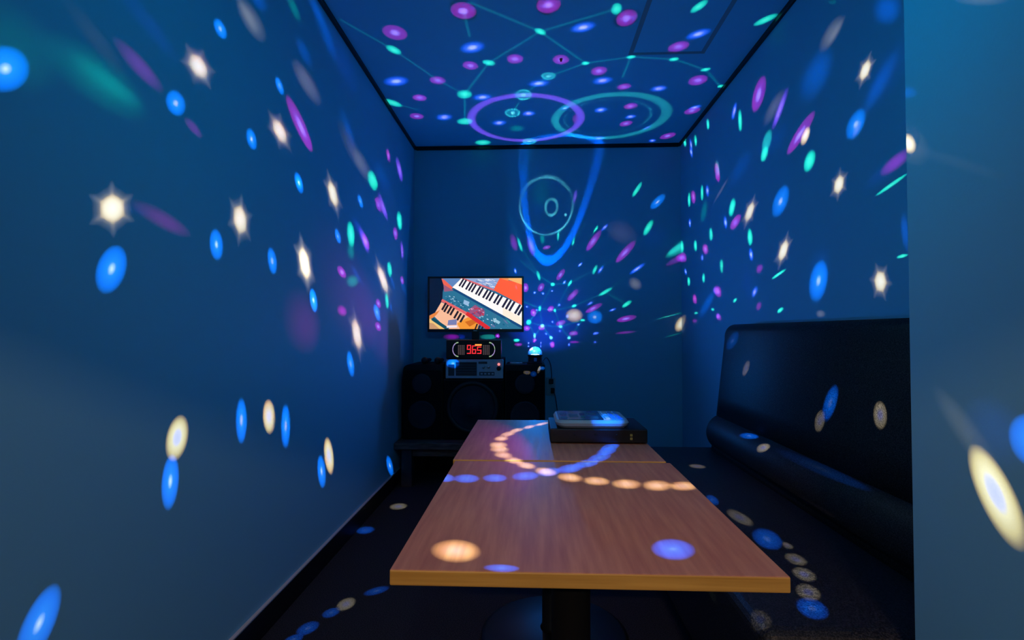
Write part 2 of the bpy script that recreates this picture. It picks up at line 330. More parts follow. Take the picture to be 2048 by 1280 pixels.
B D 0.3607 0.9189 -0.1596 0.641 -0.12 0.758 3.58 0.416 16.643
B D 0.7481 0.6193 -0.2385 -0.121 -0.226 -0.967 5.38 0.227 1.722
B D 0.4433 0.8896 0.11 0.565 -0.373 0.736 4.88 0.518 2.758
B * 0.4658 0.8849 -0.0038 0.339 -0.175 0.924 4.82 0.512 9.724
B * 0.6559 0.7527 -0.0568 0.12 -0.03 0.992 4.8 0.64 3.87
B * 0.535 0.8335 -0.1383 0.344 -0.065 0.937 5.15 0.531 7.131
B * 0.6922 0.6493 -0.315 -0.056 -0.387 -0.921 5.53 0.567 3.292
B w 0.5848 0.7459 -0.3188 0.515 -0.645 -0.564 1.64 0.54 2.129
B w 0.3988 0.9133 0.0827 0.598 -0.327 0.732 3.33 0.151 4.132
B s 0.4132 0.8561 -0.3105 0.559 0.031 0.829 2.28 0.804 46.013
B s 0.5558 0.626 -0.547 0.563 0.201 0.802 3.82 0.529 29.498
B S 0.4315 0.8138 -0.3893 0.438 0.189 0.879 1.89 0.549 34.376
B S 0.5293 0.6311 -0.5671 0.347 0.449 0.823 2.34 0.641 15.243
B S 0.609 0.5185 -0.6002 -0.26 -0.584 -0.769 3.13 0.535 14.785
B s 0.4083 0.744 -0.5289 0.644 -0.645 -0.411 2.95 0.339 75.531
B S 0.4267 0.704 -0.5678 -0.657 0.673 0.341 1.85 0.747 43.645
B s 0.4974 0.5863 -0.6394 0.383 -0.81 -0.445 15.83 0.092 2.089
B S 0.3015 0.7593 -0.5767 0.915 -0.401 -0.049 2.11 0.584 31.551
B s 0.3094 0.6506 -0.6935 0.094 -0.747 -0.658 2.87 0.463 28.645
B S 0.3442 0.5854 -0.7341 0.321 -0.808 -0.494 4.49 0.433 13.388
B s 0.3704 0.5104 -0.7761 0.032 0.828 0.56 5.06 0.56 24.534
B S 0.3955 0.4839 -0.7806 0.115 -0.869 -0.481 1.65 0.575 11.131
B S 0.3941 0.4419 -0.8059 0.153 -0.896 -0.417 2.68 0.695 11.564
B S 0.3906 0.3975 -0.8303 -0.0 0.902 0.432 2.87 0.712 13.216
B S 0.3779 0.3487 -0.8577 0.199 0.874 0.443 3.22 0.653 10.791
B s 0.3664 0.3059 -0.8787 0.237 0.883 0.406 3.79 0.68 18.309
B S 0.2516 0.8388 -0.4829 0.9 -0.386 -0.202 1.32 0.714 40.307
B S 0.2847 0.2867 -0.9147 0.117 0.937 0.33 3.07 0.633 2.372
B S -0.0475 0.9475 -0.3163 0.999 0.044 -0.018 1.08 0.592 67.577
B s -0.0322 0.947 -0.3196 0.999 0.027 -0.02 0.94 0.811 74.801
B S -0.0194 0.9505 -0.3102 0.27 0.304 0.914 1.16 0.349 66.936
B s -0.0123 0.952 -0.306 1.0 0.013 -0.001 0.94 0.544 63.115
B s -0.2186 0.9315 -0.2907 0.974 0.19 -0.123 1.83 0.691 24.7
B s 0.1078 0.71 -0.6959 0.079 0.692 0.718 6.46 0.771 3.978
B X 0.5772 0.0962 -0.8109 -0.41 -0.825 -0.39 6.87 0.398 2.811
B w 0.6126 0.1545 -0.7751 -0.289 -0.869 -0.401 9.83 0.209 0.267
B b 0.6229 0.0438 -0.7811 -0.042 -0.995 -0.09 4.2 0.674 1.695
B D 0.622 0.1013 -0.7764 -0.089 -0.976 -0.199 7.48 0.533 0.234
B W 0.8541 0.3737 -0.3617 -0.043 -0.642 -0.766 4.28 0.474 0.947
B w 0.8546 0.3652 -0.3691 -0.012 -0.697 -0.717 9.44 0.453 0.098
B D 0.8898 0.3914 -0.2347 0.199 -0.796 -0.572 5.14 0.351 0.32
B w 0.8582 0.2432 -0.452 -0.024 -0.861 -0.508 22.18 0.066 0.019
B w 0.9753 0.1742 -0.1356 0.064 -0.811 -0.581 11.77 0.181 0.106
B Y -0.0403 0.7834 -0.6202 0.722 0.452 0.524 2.71 0.377 4.378
B Y -0.0725 0.7657 -0.6391 0.627 0.533 0.568 2.6 0.463 4.0
B Y -0.1038 0.7455 -0.6584 0.604 0.573 0.554 2.77 0.533 3.658
B Y -0.1267 0.7222 -0.68 0.57 0.614 0.546 2.92 0.601 3.322
B Y -0.1443 0.6945 -0.7049 0.422 0.688 0.591 2.91 0.678 2.981
B Y -0.154 0.655 -0.7397 0.183 0.755 0.63 3.31 0.793 2.58
B Y -0.1533 0.6281 -0.7629 0.517 0.709 0.48 2.97 0.919 2.352
B Y -0.1464 0.5955 -0.7899 -0.251 0.75 0.612 3.26 0.769 2.119
B Y -0.1243 0.5642 -0.8162 0.44 -0.706 -0.555 3.45 0.712 1.92
B Y -0.0986 0.5358 -0.8386 0.492 -0.706 -0.509 3.41 0.725 1.771
B Y -0.0576 0.5019 -0.863 -0.365 0.794 0.486 3.8 0.729 1.625
B Y -0.0067 0.4679 -0.8837 -0.434 0.795 0.424 3.89 0.834 1.513
B Y 0.0483 0.4483 -0.8926 -0.437 0.813 0.385 3.65 0.951 1.468
B Y 0.1092 0.4306 -0.8959 0.342 0.83 0.441 4.08 0.915 1.452
B Y 0.1703 0.4202 -0.8913 0.433 0.781 0.451 4.35 0.821 1.475
B Y 0.2213 0.4148 -0.8826 0.598 0.657 0.459 3.84 0.846 1.519
B u -0.2682 0.4397 -0.8572 -0.053 0.882 0.469 3.19 0.686 2.168
B u -0.2272 0.4429 -0.8673 0.036 0.894 0.447 3.53 0.922 2.093
B u -0.1684 0.4532 -0.8753 0.432 0.832 0.348 3.29 0.95 2.036
B u -0.103 0.4715 -0.8759 0.649 0.699 0.3 4.05 0.801 2.032
B u -0.05 0.4993 -0.865 0.474 0.774 0.42 4.19 0.667 2.11
B u -0.0013 0.5228 -0.8525 0.628 0.664 0.406 4.87 0.601 2.204
B u 0.0393 0.5542 -0.8315 0.652 0.616 0.442 4.67 0.585 2.375
B u 0.0736 0.5907 -0.8035 0.56 0.642 0.523 4.69 0.538 2.632
B u 0.0945 0.6267 -0.7735 0.538 0.622 0.569 4.26 0.535 2.95
B u 0.1063 0.6532 -0.7497 0.56 0.584 0.588 3.94 0.531 3.24
B Y -0.2193 0.095 -0.971 -0.512 0.836 0.197 5.33 0.837 1.483
B u 0.1303 0.1162 -0.9846 0.44 0.883 0.162 5.12 0.784 1.788
B u -0.1456 0.0381 -0.9886 0.988 -0.05 -0.147 3.26 0.458 1.272
B D -0.047 0.3645 -0.93 0.099 0.928 0.359 20.79 0.499 0.034
A m -0.0999 -0.9877 -0.12 -0.975 0.121 -0.185 12.02 0.271 1.028
A k 0.0104 -0.9926 -0.1211 -0.883 -0.066 0.465 3.88 0.749 0.048
"""
RINGS = """
V -0.0372 -0.0719 0.9967 13.21 1.25 2.117
T 0.2921 -0.0749 0.9535 11.97 1.3 1.577
D 0.1265 0.2859 0.9499 11.01 1.7 3.569
T 0.287 -0.0802 0.9546 9.42 0.3 0.92
"""
ELLIPSES = """
C 0.0737 0.3127 0.947 -0.9969 -0.0022 0.0783 -0.0265 0.9499 -0.3115 -0.0025 0.005 0.1785 0.0616 0.06 2.026 0.0 0.7
C 0.1108 0.3091 0.9446 -0.9928 -0.0087 0.1193 -0.0451 0.951 -0.3059 -0.0006 0.0006 0.0386 0.0171 0.28 1.675 2.0 0.4
"""
WEBS = {"ceil": [[-0.8819, 0.4583, -0.1107, -0.337, -0.4488, 0.8277, 0.997], [-0.8161, 0.577, -0.0341, -0.2813, -0.345, 0.8955, 0.9983], [-0.9466, -0.1221, -0.2985, -0.2733, -0.1874, 0.9435, 0.993], [0.8349, 0.4135, 0.3633, -0.196, -0.3935, 0.8982, 0.994], [0.634, 0.6284, 0.4507, -0.0641, -0.5381, 0.8404, 0.9953], [0.3582, 0.7561, 0.5477, 0.0922, -0.6124, 0.7851, 0.9962], [0.5132, -0.6897, -0.5109, -0.0636, -0.6241, 0.7787, 0.9962], [0.5269, 0.7823, 0.3321, 0.0959, -0.443, 0.8914, 0.998], [0.2042, 0.8757, 0.4377, 0.2079, -0.4757, 0.8547, 0.9981], [-0.1182, 0.8444, 0.5225, 0.3225, -0.465, 0.8245, 0.9982], [-0.4006, 0.7097, 0.5795, 0.426, -0.4157, 0.8036, 0.9983], [-0.6303, 0.4834, 0.6075, 0.5106, -0.3315, 0.7934, 0.998], [0.8197, 0.5348, 0.2054, -0.0004, -0.3581, 0.9337, 0.9972], [0.697, -0.5745, -0.4291, 0.0802, -0.5323, 0.8427, 0.9953], [-0.826, 0.5634, -0.0167, -0.3858, -0.5436, 0.7454, 0.9984], [-0.9578, -0.0345, 0.2854, 0.2717, -0.433, 0.8595, 0.9986], [-0.9501, -0.2824, -0.1321, -0.0681, -0.2254, 0.9719, 0.9968], [-0.5984, 0.7903, -0.132, -0.4539, -0.1986, 0.8686, 0.9991], [-0.982, 0.02, -0.1876, -0.1615, -0.6032, 0.781, 0.9992]], "back": [[-0.3081, 0.8096, -0.4996, 0.133, 0.5566, 0.82, 0.9956], [0.0395, 0.8044, -0.5928, 0.3122, 0.5537, 0.772, 0.9955], [0.3544, 0.6618, -0.6606, 0.4768, 0.4798, 0.7365, 0.9958], [0.3434, 0.6707, -0.6575, 0.5831, 0.3966, 0.709, 0.9989], [-0.8409, -0.299, 0.451, 0.1522, 0.6691, 0.7274, 0.9909], [-0.1035, 0.6563, -0.7474, 0.2009, 0.7497, 0.6305, 0.9926], [0.8769, 0.0133, -0.4804, 0.3625, 0.6379, 0.6795, 0.9913], [-0.7045, -0.4188, 0.5729, -0.0175, 0.8173, 0.576, 0.9903], [0.2994, -0.6417, 0.7061, -0.0446, 0.7298, 0.6822, 0.9913], [-0.785, 0.5587, -0.2675, 0.3849, 0.7783, 0.4961, 0.9913], [-0.2162, 0.4592, -0.8616, 0.0144, 0.8839, 0.4675, 0.9911], [-0.0431, 0.4468, -0.8936, 0.2986, 0.8593, 0.4153, 0.9875], [-0.9634, 0.2269, -0.1429, 0.1136, 0.8282, 0.5488, 0.9915], [0.8165, -0.1915, -0.5447, 0.4921, 0.7242, 0.483, 0.9903], [0.3637, 0.4435, -0.8191, 0.6153, 0.5458, 0.5688, 0.9931], [-0.2402, 0.8741, -0.4221, 0.7597, 0.44, 0.4788, 0.9946], [0.2621, 0.2914, -0.92, 0.558, 0.732, 0.3908, 0.9907], [-0.9117, 0.1034, -0.3978, -0.0605, 0.9236, 0.3786, 0.9906], [-0.7891, -0.1633, 0.5922, 0.0705, 0.9336, 0.3514, 0.9926], [-0.7518, 0.3854, -0.5349, 0.2346, 0.9146, 0.3293, 0.9898], [-0.6432, 0.5869, -0.4918, 0.5173, 0.8066, 0.286, 0.9927], [0.7219, -0.398, -0.5661, 0.6265, 0.7232, 0.2905, 0.991], [-0.6472, 0.6579, -0.3851, -0.0425, 0.4733, 0.8799, 0.9935], [0.7789, -0.3317, 0.5323, -0.4016, 0.388, 0.8296, 0.9981], [0.838, -0.4441, 0.317, -0.1595, 0.3562, 0.9207, 0.9983], [0.5929, 0.0764, -0.8016, 0.7108, 0.4181, 0.5656, 0.999], [0.7533, 0.4587, -0.4713, 0.3338, 0.3508, 0.8749, 0.9994], [0.6837, -0.6042, -0.4092, 0.6539, 0.2586, 0.711, 0.9999], [0.83, 0.066, -0.5538, 0.5282, 0.2258, 0.8186, 0.9999], [-0.7649, 0.3541, -0.538, -0.3454, 0.4796, 0.8067, 0.9989], [0.1917, 0.5704, -0.7987, 0.4266, 0.6845, 0.5912, 0.9928], [0.4014, -0.7819, 0.477, -0.0514, 0.5008, 0.8641, 0.9946]]}
import bpy, bmesh, math, random
from mathutils import Vector, Matrix
random.seed(7)
SC = bpy.context.scene
COL = bpy.data.collections.new('karaoke_room'); SC.collection.children.link(COL)
PI = math.pi

# ------------------------------------------------------------------ materials
def mat(name, base, rough=.5, metal=0., spec=.5, emit=None, estr=0., bump=None, alpha_mix=None):
    m = bpy.data.materials.new(name); m.use_nodes = True
    nt = m.node_tree; p = nt.nodes['Principled BSDF']
    p.inputs['Base Color'].default_value = (*base, 1)
    p.inputs['Roughness'].default_value = rough
    p.inputs['Metallic'].default_value = metal
    p.inputs['Specular IOR Level'].default_value = spec
    if emit:
        p.inputs['Emission Color'].default_value = (*emit, 1)
        p.inputs['Emission Strength'].default_value = estr
        m.cycles.emission_sampling = 'NONE'
    if bump:
        scale, strength, dist = bump
        tc = nt.nodes.new('ShaderNodeTexCoord'); nz = nt.nodes.new('ShaderNodeTexNoise')
        nz.inputs['Scale'].default_value = scale; nz.inputs['Detail'].default_value = 4
        nt.links.new(tc.outputs['Object'], nz.inputs['Vector'])
        b = nt.nodes.new('ShaderNodeBump'); b.inputs['Strength'].default_value = strength
        b.inputs['Distance'].default_value = dist
        nt.links.new(nz.outputs['Fac'], b.inputs['Height']); nt.links.new(b.outputs['Normal'], p.inputs['Normal'])
    return m

def tint(m, c0, c1, scale, stretch=(1, 1, 1), lo=.35, hi=.65, detail=5, rough=None):
    """base colour varies between two tones with object-space noise"""
    nt = m.node_tree; p = nt.nodes['Principled BSDF']
    tc = nt.nodes.new('ShaderNodeTexCoord'); mp = nt.nodes.new('ShaderNodeMapping')
    mp.inputs['Scale'].default_value = stretch
    nz = nt.nodes.new('ShaderNodeTexNoise'); nz.inputs['Scale'].default_value = scale; nz.inputs['Detail'].default_value = detail
    r = nt.nodes.new('ShaderNodeValToRGB')
    r.color_ramp.elements[0].position = lo; r.color_ramp.elements[0].color = (*c0, 1)
    r.color_ramp.elements[1].position = hi; r.color_ramp.elements[1].color = (*c1, 1)
    nt.links.new(tc.outputs['Object'], mp.inputs['Vector']); nt.links.new(mp.outputs['Vector'], nz.inputs['Vector'])
    nt.links.new(nz.outputs['Fac'], r.inputs['Fac']); nt.links.new(r.outputs['Color'], p.inputs['Base Color'])
    if rough:
        mr = nt.nodes.new('ShaderNodeMapRange'); mr.inputs['To Min'].default_value, mr.inputs['To Max'].default_value = rough
        nt.links.new(nz.outputs['Fac'], mr.inputs['Value']); nt.links.new(mr.outputs['Result'], p.inputs['Roughness'])
    return m

def emit(name, c, s=1.):
    return mat(name, (.005, .005, .005), .4, emit=c, estr=s)

M = {}
M['wall'] = mat('painted_wall', (.2, .5, .66), .6, spec=.25, bump=(160, .12, .002))
M['ceiling'] = mat('painted_ceiling', (.2, .5, .68), .65, spec=.2, bump=(220, .08, .002))
M['black_trim'] = mat('black_trim', (.006, .006, .007), .45, spec=.3)
M['sealant'] = mat('grey_sealant', (.55, .52, .55), .6)
M['carpet'] = tint(mat('dark_carpet', (.03, .03, .04), .95, spec=.05, bump=(350, .6, .004)), (.014, .015, .02), (.04, .042, .052), 260, (1, 1, 1))
M['wood'] = tint(mat('pale_wood_laminate', (.5, .34, .2), .5, spec=.22), (.46, .17, .11), (.66, .3, .18), 5, (14, 1.1, 3), .25, .7, 9, rough=(.46, .6))
M['wood_edge'] = tint(mat('wood_edge_band', (.5, .3, .09), .5, spec=.3), (.48, .25, .05), (.66, .37, .085), 4, (1.2, 12, 30), .3, .7, 6)
M['black_metal'] = mat('black_metal', (.008, .008, .009), .45, metal=.2, spec=.4)
M['sofa'] = tint(mat('glittery_black_vinyl', (.03, .033, .045), .5, spec=.3, bump=(420, .25, .002)), (.004, .005, .009), (.042, .042, .05), 330, (1, 1, 1), .42, .68, 2)
M['sofa_plain'] = mat('plain_black_vinyl', (.012, .012, .014), .6, spec=.25)
M['speaker'] = mat('black_speaker_vinyl', (.008, .008, .009), .6, spec=.25, bump=(300, .3, .002))
M['grille'] = mat('black_grille_cloth', (.006, .006, .007), .9, spec=.1)
M['cone'] = mat('speaker_cone', (.016, .017, .028), .6, spec=.3)
M['rubber'] = mat('black_rubber', (.012, .012, .014), .5, spec=.4)
M['dark_wood'] = tint(mat('dark_stained_wood', (.08, .04, .035), .5, spec=.3), (.1, .042, .036), (.24, .11, .09), 6, (2, 14, 14))
M['dark_leg'] = mat('dark_bench_leg', (.025, .02, .022), .55, spec=.3)
M['silver'] = mat('brushed_silver', (.42, .45, .52), .45, metal=.3, spec=.5)
M['amp_dark'] = mat('amplifier_dark_panel', (.02, .035, .055), .4, spec=.5)
M['gloss_black'] = mat('gloss_black_plastic', (.004, .004, .005), .3, spec=.4)
M['matt_black'] = mat('matt_black_plastic', (.008, .008, .009), .6, spec=.3)
M['grey_plastic'] = mat('pale_grey_plastic', (.55, .56, .6), .45, spec=.4)
M['tablet_glass'] = mat('tablet_glass', (.01, .035, .045), .12, spec=.6)
M['white_cable'] = mat('white_cable', (.6, .62, .68), .5)
M['chrome'] = mat('dull_chrome', (.5, .5, .52), .3, metal=1.)
M['blue_plate'] = mat('pale_wall_plate', (.36, .4, .46), .5)
M['key_blue'] = mat('blue_key', (.12, .3, .7), .4)
M['icon_teal'] = mat('teal_icon', (.03, .16, .16), .3)
M['icon_pink'] = mat('pink_icon', (.12, .04, .12), .3)
M['yellow_mark'] = mat('yellow_mark', (.6, .45, .12), .5)
M['hatch'] = mat('hatch_metal', (.22, .25, .28), .6, spec=.2)

def dome_mat():
    m = bpy.data.materials.new('clear_faceted_dome'); m.use_nodes = True; nt = m.node_tree
    out = nt.nodes['Material Output']; nt.nodes.remove(nt.nodes['Principled BSDF'])
    t = nt.nodes.new('ShaderNodeBsdfTransparent'); t.inputs['Color'].default_value = (.95, .97, 1, 1)
    g = nt.nodes.new('ShaderNodeBsdfGlossy'); g.inputs['Roughness'].default_value = .25
    d = nt.nodes.new('ShaderNodeBsdfTranslucent'); d.inputs['Color'].default_value = (.7, .9, 1, 1)
    a = nt.nodes.new('ShaderNodeMixShader'); a.inputs[0].default_value = .5
    b = nt.nodes.new('ShaderNodeMixShader'); b.inputs[0].default_value = .16
    nt.links.new(g.outputs[0], a.inputs[1]); nt.links.new(d.outputs[0], a.inputs[2])
    nt.links.new(t.outputs[0], b.inputs[1]); nt.links.new(a.outputs[0], b.inputs[2]); nt.links.new(b.outputs[0], out.inputs['Surface'])
    return m
M['dome'] = dome_mat()

# ------------------------------------------------------------------ mesh helpers
def new(): return bmesh.new()
def box(bm, x0, x1, y0, y1, z0, z1, bev=0., seg=2, mi=0, only=None):
    r = bmesh.ops.create_cube(bm, size=1)
    vs = r['verts']
    bmesh.ops.scale(bm, vec=(x1 - x0, y1 - y0, z1 - z0), verts=vs)
    bmesh.ops.translate(bm, vec=((x0 + x1) / 2, (y0 + y1) / 2, (z0 + z1) / 2), verts=vs)
    fs = list({f for v in vs for f in v.link_faces})
    for f in fs: f.material_index = mi
    if bev > 0:
        es = list({e for v in vs for e in v.link_edges})
        if only: es = [e for e in es if only(e)]
        rr = bmesh.ops.bevel(bm, geom=es, offset=bev, segments=seg, affect='EDGES', profile=.5)
        for f in rr['faces']: f.material_index = mi
    return bm
def lathe(bm, prof, n=32, origin=(0, 0, 0), axis='Z', mi=0, cap=True):
    """prof: list of (r, h)"""
    o = Vector(origin); rings = []
    def P(r, h, a):
        c, s = r * math.cos(a), r * math.sin(a)
        return o + (Vector((c, s, h)) if axis == 'Z' else Vector((c, h, s)) if axis == 'Y' else Vector((h, c, s)))
    for r, h in prof:
        rings.append([bm.verts.new(P(r, h, 2 * PI * k / n)) for k in range(n)] if r > 1e-6 else [bm.verts.new(P(0, h, 0))])
    for a, b in zip(rings, rings[1:]):
        for k in range(n):
            k2 = (k + 1) % n
            if len(a) == 1 and len(b) == 1: continue
            if len(a) == 1: f = bm.faces.new((a[0], b[k2], b[k]))
            elif len(b) == 1: f = bm.faces.new((a[k], a[k2], b[0]))
            else: f = bm.faces.new((a[k], a[k2], b[k2], b[k]))
            f.material_index = mi; f.smooth = True
    if cap:
        for rr in (rings[0], rings[-1]):
            if len(rr) > 2:
                f = bm.faces.new(rr); f.material_index = mi
    return bm
def prism(bm, pts, axis, a, b, mi=0):
    """extrude polygon pts (2D) along axis between a and b; X: (y,z)  Y: (x,z)  Z: (x,y)"""
    def P(p, t): return (t, p[0], p[1]) if axis == 'X' else (p[0], t, p[1]) if axis == 'Y' else (p[0], p[1], t)
    va = [bm.verts.new(P(p, a)) for p in pts]; vb = [bm.verts.new(P(p, b)) for p in pts]
    n = len(pts); fs = [bm.faces.new(va), bm.faces.new(vb[::-1])]
    for k in range(n): fs.append(bm.faces.new((va[k], vb[k], vb[(k + 1) % n], va[(k + 1) % n])))
    for f in fs: f.material_index = mi
    return bm
def tube(bm, pts, r, n=8, mi=0, closed=False):
    pts = [Vector(p) for p in pts]; rings = []
    for i, p in enumerate(pts):
        d = (pts[min(i + 1, len(pts) - 1)] - pts[max(i - 1, 0)]).normalized()
        u = d.orthogonal().normalized() if i == 0 else (u - d * u.dot(d)).normalized()
        v = d.cross(u)
        rings.append([bm.verts.new(p + (u * math.cos(2 * PI * k / n) + v * math.sin(2 * PI * k / n)) * r) for k in range(n)])
    for a, b in zip(rings, rings[1:]):
        for k in range(n):
            f = bm.faces.new((a[k], a[(k + 1) % n], b[(k + 1) % n], b[k])); f.smooth = True; f.material_index = mi
    bm.faces.new(rings[0][::-1]); bm.faces.new(rings[-1])
    return bm
def smooth_path(pts, n=8):
    pts = [Vector(p) for p in pts]; out = []
    for i in range(len(pts) - 1):
        p0, p1, p2, p3 = pts[max(i - 1, 0)], pts[i], pts[i + 1], pts[min(i + 2, len(pts) - 1)]
        for k in range(n):
            t = k / n
            out.append(.5 * ((2 * p1) + (p2 - p0) * t + (2 * p0 - 5 * p1 + 4 * p2 - p3) * t * t + (3 * p1 - p0 - 3 * p2 + p3) * t ** 3))
    return out + [pts[-1]]
def rrect(x0, x1, z0, z1, r, n=6):
    out = []
    for cx, cz, a0 in ((x1 - r, z1 - r, 0), (x0 + r, z1 - r, 90), (x0 + r, z0 + r, 180), (x1 - r, z0 + r, 270)):
        for k in range(n + 1):
            a = math.radians(a0 + 90 * k / n); out.append((cx + r * math.cos(a), cz + r * math.sin(a)))
    return out

def obj(name, bm, mats, parent=None, label=None, smooth=False):
    bmesh.ops.recalc_face_normals(bm, faces=bm.faces)
    me = bpy.data.meshes.new(name); 
    if smooth:
        for f in bm.faces: f.smooth = True
    bm.to_mesh(me); bm.free()
    for m in (mats if isinstance(mats, (list, tuple)) else [mats]): me.materials.append(m)
    o = bpy.data.objects.new(name, me); COL.objects.link(o)
    if parent:
        o.parent = parent
        p = parent
        base = Vector()
        while p: base += p.location; p = p.parent
        me.transform(Matrix.Translation(-base))
    if label: o['label'] = label
    return o
def thing(name, label, cat, loc, group=None):
    o = bpy.data.objects.new(name, None); COL.objects.link(o); o.location = loc
    o.empty_display_size = .05
    o['label'] = label; o['category'] = cat
    if group: o['group'] = group
    return o
def tag(o, label, cat, group=None):
    o['label'] = label; o['category'] = cat
    if group: o['group'] = group
    return o
def struct(name, bm, m, label=None):
    o = obj(name, bm, m); o['kind'] = 'structure'
    if label: o['label'] = label
    return o

# ------------------------------------------------------------------ the room
XL, XR, YB, H = -.93, 1.145, 3.98, 2.5
YR, XP, YP = -1.7, .74, 1.04
struct('floor', box(new(), XL - .1, XR + .1, YR - 2.6, YB + .1, -.08, 0), M['carpet'], 'dark grey-blue woven carpet floor')
struct('ceiling', box(new(), XL - .1, XR + .1, YR - 2.6, YB + .1, H, H + .08), M['ceiling'], 'smooth painted ceiling')
struct('wall_back', box(new(), XL - .1, XR + .1, YB, YB + .1, 0, H), M['wall'], 'plain back wall behind the television')
struct('wall_left', box(new(), XL - .1, XL, YR - 2.6, YB, 0, H), M['wall'], 'plain left wall')
struct('wall_right', box(new(), XR, XR + .1, YP, YB, 0, H), M['wall'], 'plain wall behind the sofa')
struct('wall_entry', box(new(), XP, XR + .1, YR, YP, 0, H, .004, 1), M['wall'], 'wall end beside the entry, in front of the sofa')
DX0, DX1, DZ = XL + .0, .35, 2.06
bm = new(); box(bm, DX1, XP, YR - .1, YR, 0, H); box(bm, DX0, DX1, YR - .1, YR, DZ, H)
struct('wall_rear', bm, M['wall'])
bm = new(); box(bm, .6, .7, YR - 2.6, YR - .1, 0, H); box(bm, XL, .6, YR - 2.6, YR - 2.5, 0, H)
struct('wall_corridor', bm, M['wall'])
T = .024
struct('trim_1', box(new(), XL, XL + .016, YR, YB, H - T, H, .002, 1), M['black_trim'])
struct('trim_2', box(new(), XL + .016, XR - .016, YB - .016, YB, H - T - .004, H, .002, 1), M['black_trim'])
struct('trim_3', box(new(), XR - .016, XR, YP, YB, H - T, H, .002, 1), M['black_trim'])
bm = new(); box(bm, XL, XL + .012, YR, YB, 0, .094, .002, 1); box(bm, XL, XL + .0125, YR, YB, .0945, .099, 0, 1, mi=1)
struct('baseboard_left', bm, [M['black_trim'], M['sealant']])
struct('baseboard_back', box(new(), XL + .012, XR, YB - .012, YB, 0, .098, .002, 1), M['black_trim'])
struct('baseboard_right', box(new(), XR - .012, XR, YP, YB - .012, 0, .098, .002, 1), M['black_trim'])

# access panel and hook on the ceiling
t = thing('ceiling_access_panel', 'square access panel with a thin dark frame in the ceiling above the sofa side', 'access panel', (.7, 2.44, H))
bm = new(); x0, x1, y0, y1, w = .505, .9, 2.2, 2.685, .022
for a in ((x0, x1, y0, y0 + w), (x0, x1, y1 - w, y1), (x0, x0 + w, y0 + w, y1 - w), (x1 - w, x1, y0 + w, y1 - w)): box(bm, *a, H - .003, H - .0005)
obj('frame', bm, M['hatch'], t)
obj('door', box(new(), x0 + w, x1 - w, y0 + w, y1 - w, H - .002, H - .0005), M['ceiling'], t)
tag(obj('ceiling_hook', lathe(new(), [(.0, -.014), (.006, -.013), (.007, -.003), (.009, -.002), (.009, 0)], 16, (.154, 2.714, H)), M['black_trim']),
    'tiny black hook stub in the middle of the ceiling', 'hook')

# ------------------------------------------------------------------ tables
def make_table(cx, y0, label, group):
    w, d, zt, th = .596, .658, .68, .024
    cy = y0 + d / 2
    t = thing('cafe_table', label, 'table', (cx, cy, 0), group)
    bm = new(); box(bm, cx - w / 2, cx + w / 2, cy - d / 2, cy + d / 2, zt - th, zt, .0025, 2)
    for f in bm.faces: f.material_index = 0 if f.normal.z > .6 else 1
    obj('tabletop', bm, [M['wood'], M['wood_edge']], t)
    obj('column', lathe(new(), [(.05, .03), (.041, .045), (.041, .63), (.05, .64), (.05, .648)], 28, (cx, cy, 0)), M['black_metal'], t)
    bm = new()
    for a in (0, 1):
        if a: box(bm, cx - .2, cx + .2, cy - .025, cy + .025, .64, .656, .003)
        else: box(bm, cx - .025, cx + .025, cy - .22, cy + .22, .6405, .6555, .003)
    obj('bracket', bm, M['black_metal'], t)
    obj('base_plate', lathe(new(), [(0, .0), (.25, .0), (.25, .012), (.235, .02), (.06, .034), (0, .034)], 48, (cx, cy, 0)), M['black_metal'], t)
    return t
make_table(.081, .776, 'pale wood table nearest the entry with an empty top', 'pair of wood tables')
make_table(.073, 1.447, 'pale wood table further back carrying the black box and tablet', 'pair of wood tables')

# ------------------------------------------------------------------ sofa
SY0, SY1 = 1.075, 2.86
s = thing('bench_sofa', 'long black vinyl bench sofa with padded back along the right wall', 'sofa', (.8, 1.95, 0))
bm = new(); box(bm, .475, 1.13, SY0 + .012, SY1 - .02, 0.1, .42, .03, 4)
obj('seat', bm, M['sofa'], s)
obj('plinth', box(new(), .53, 1.12, SY0 + .04, SY1 - .06, 0, .1), M['sofa_plain'], s)
# bolster and back: one cross-section carried along the wall, rounding over at the far end
def loft(prof, ys, cx, cz):
    """ys: list of (y, sx, sz) - the profile is drawn in toward (cx, cz)"""
    bm = new(); rings = [[bm.verts.new((cx + (x - cx) * sx, y, cz + (z - cz) * sz)) for x, z in prof] for y, sx, sz in ys]
    for a, b_ in zip(rings, rings[1:]):
        for k in range(len(a)):
            f = bm.faces.new((a[k], a[(k + 1) % len(a)], b_[(k + 1) % len(a)], b_[k])); f.smooth = True
    bm.faces.new(rings[0][::-1]); bm.faces.new(rings[-1])
    return bm
def ends(y1, r, n=8):
    return [(y1 - r + r * math.sin(PI / 2 * k / n), 1 - math.cos(PI / 2 * k / n)) for k in range(n + 1)]
prof = [(1.13, .418), (.94, .418)] + [(1.015 - .1 * math.cos(math.radians(v)), .512 + .1 * math.sin(math.radians(v))) for v in range(-45, 91, 9)] + [(1.13, .612)]
r = .06
obj('bolster', loft(prof, [(SY0, 1, 1)] + [(y, 1 - .05 / .23 * (1 - t_) * 0 - .3 * t_ * r / .1, 1 - .75 * t_ * r / .194) for y, t_ in ends(2.80, r)], 1.13, .44), M['sofa'], s)
prof = [(1.138, .6), (.968, .6)] + [(.968 + .05 * k / 4, .6 + .42 * k / 4) for k in range(1, 5)]
cx, cz, r = 1.063, 1.035, .045
prof += [(cx - r * math.cos(math.radians(v)), cz + r * math.sin(math.radians(v))) for v in range(10, 91, 8)] + [(1.138, 1.08)]
r = .075
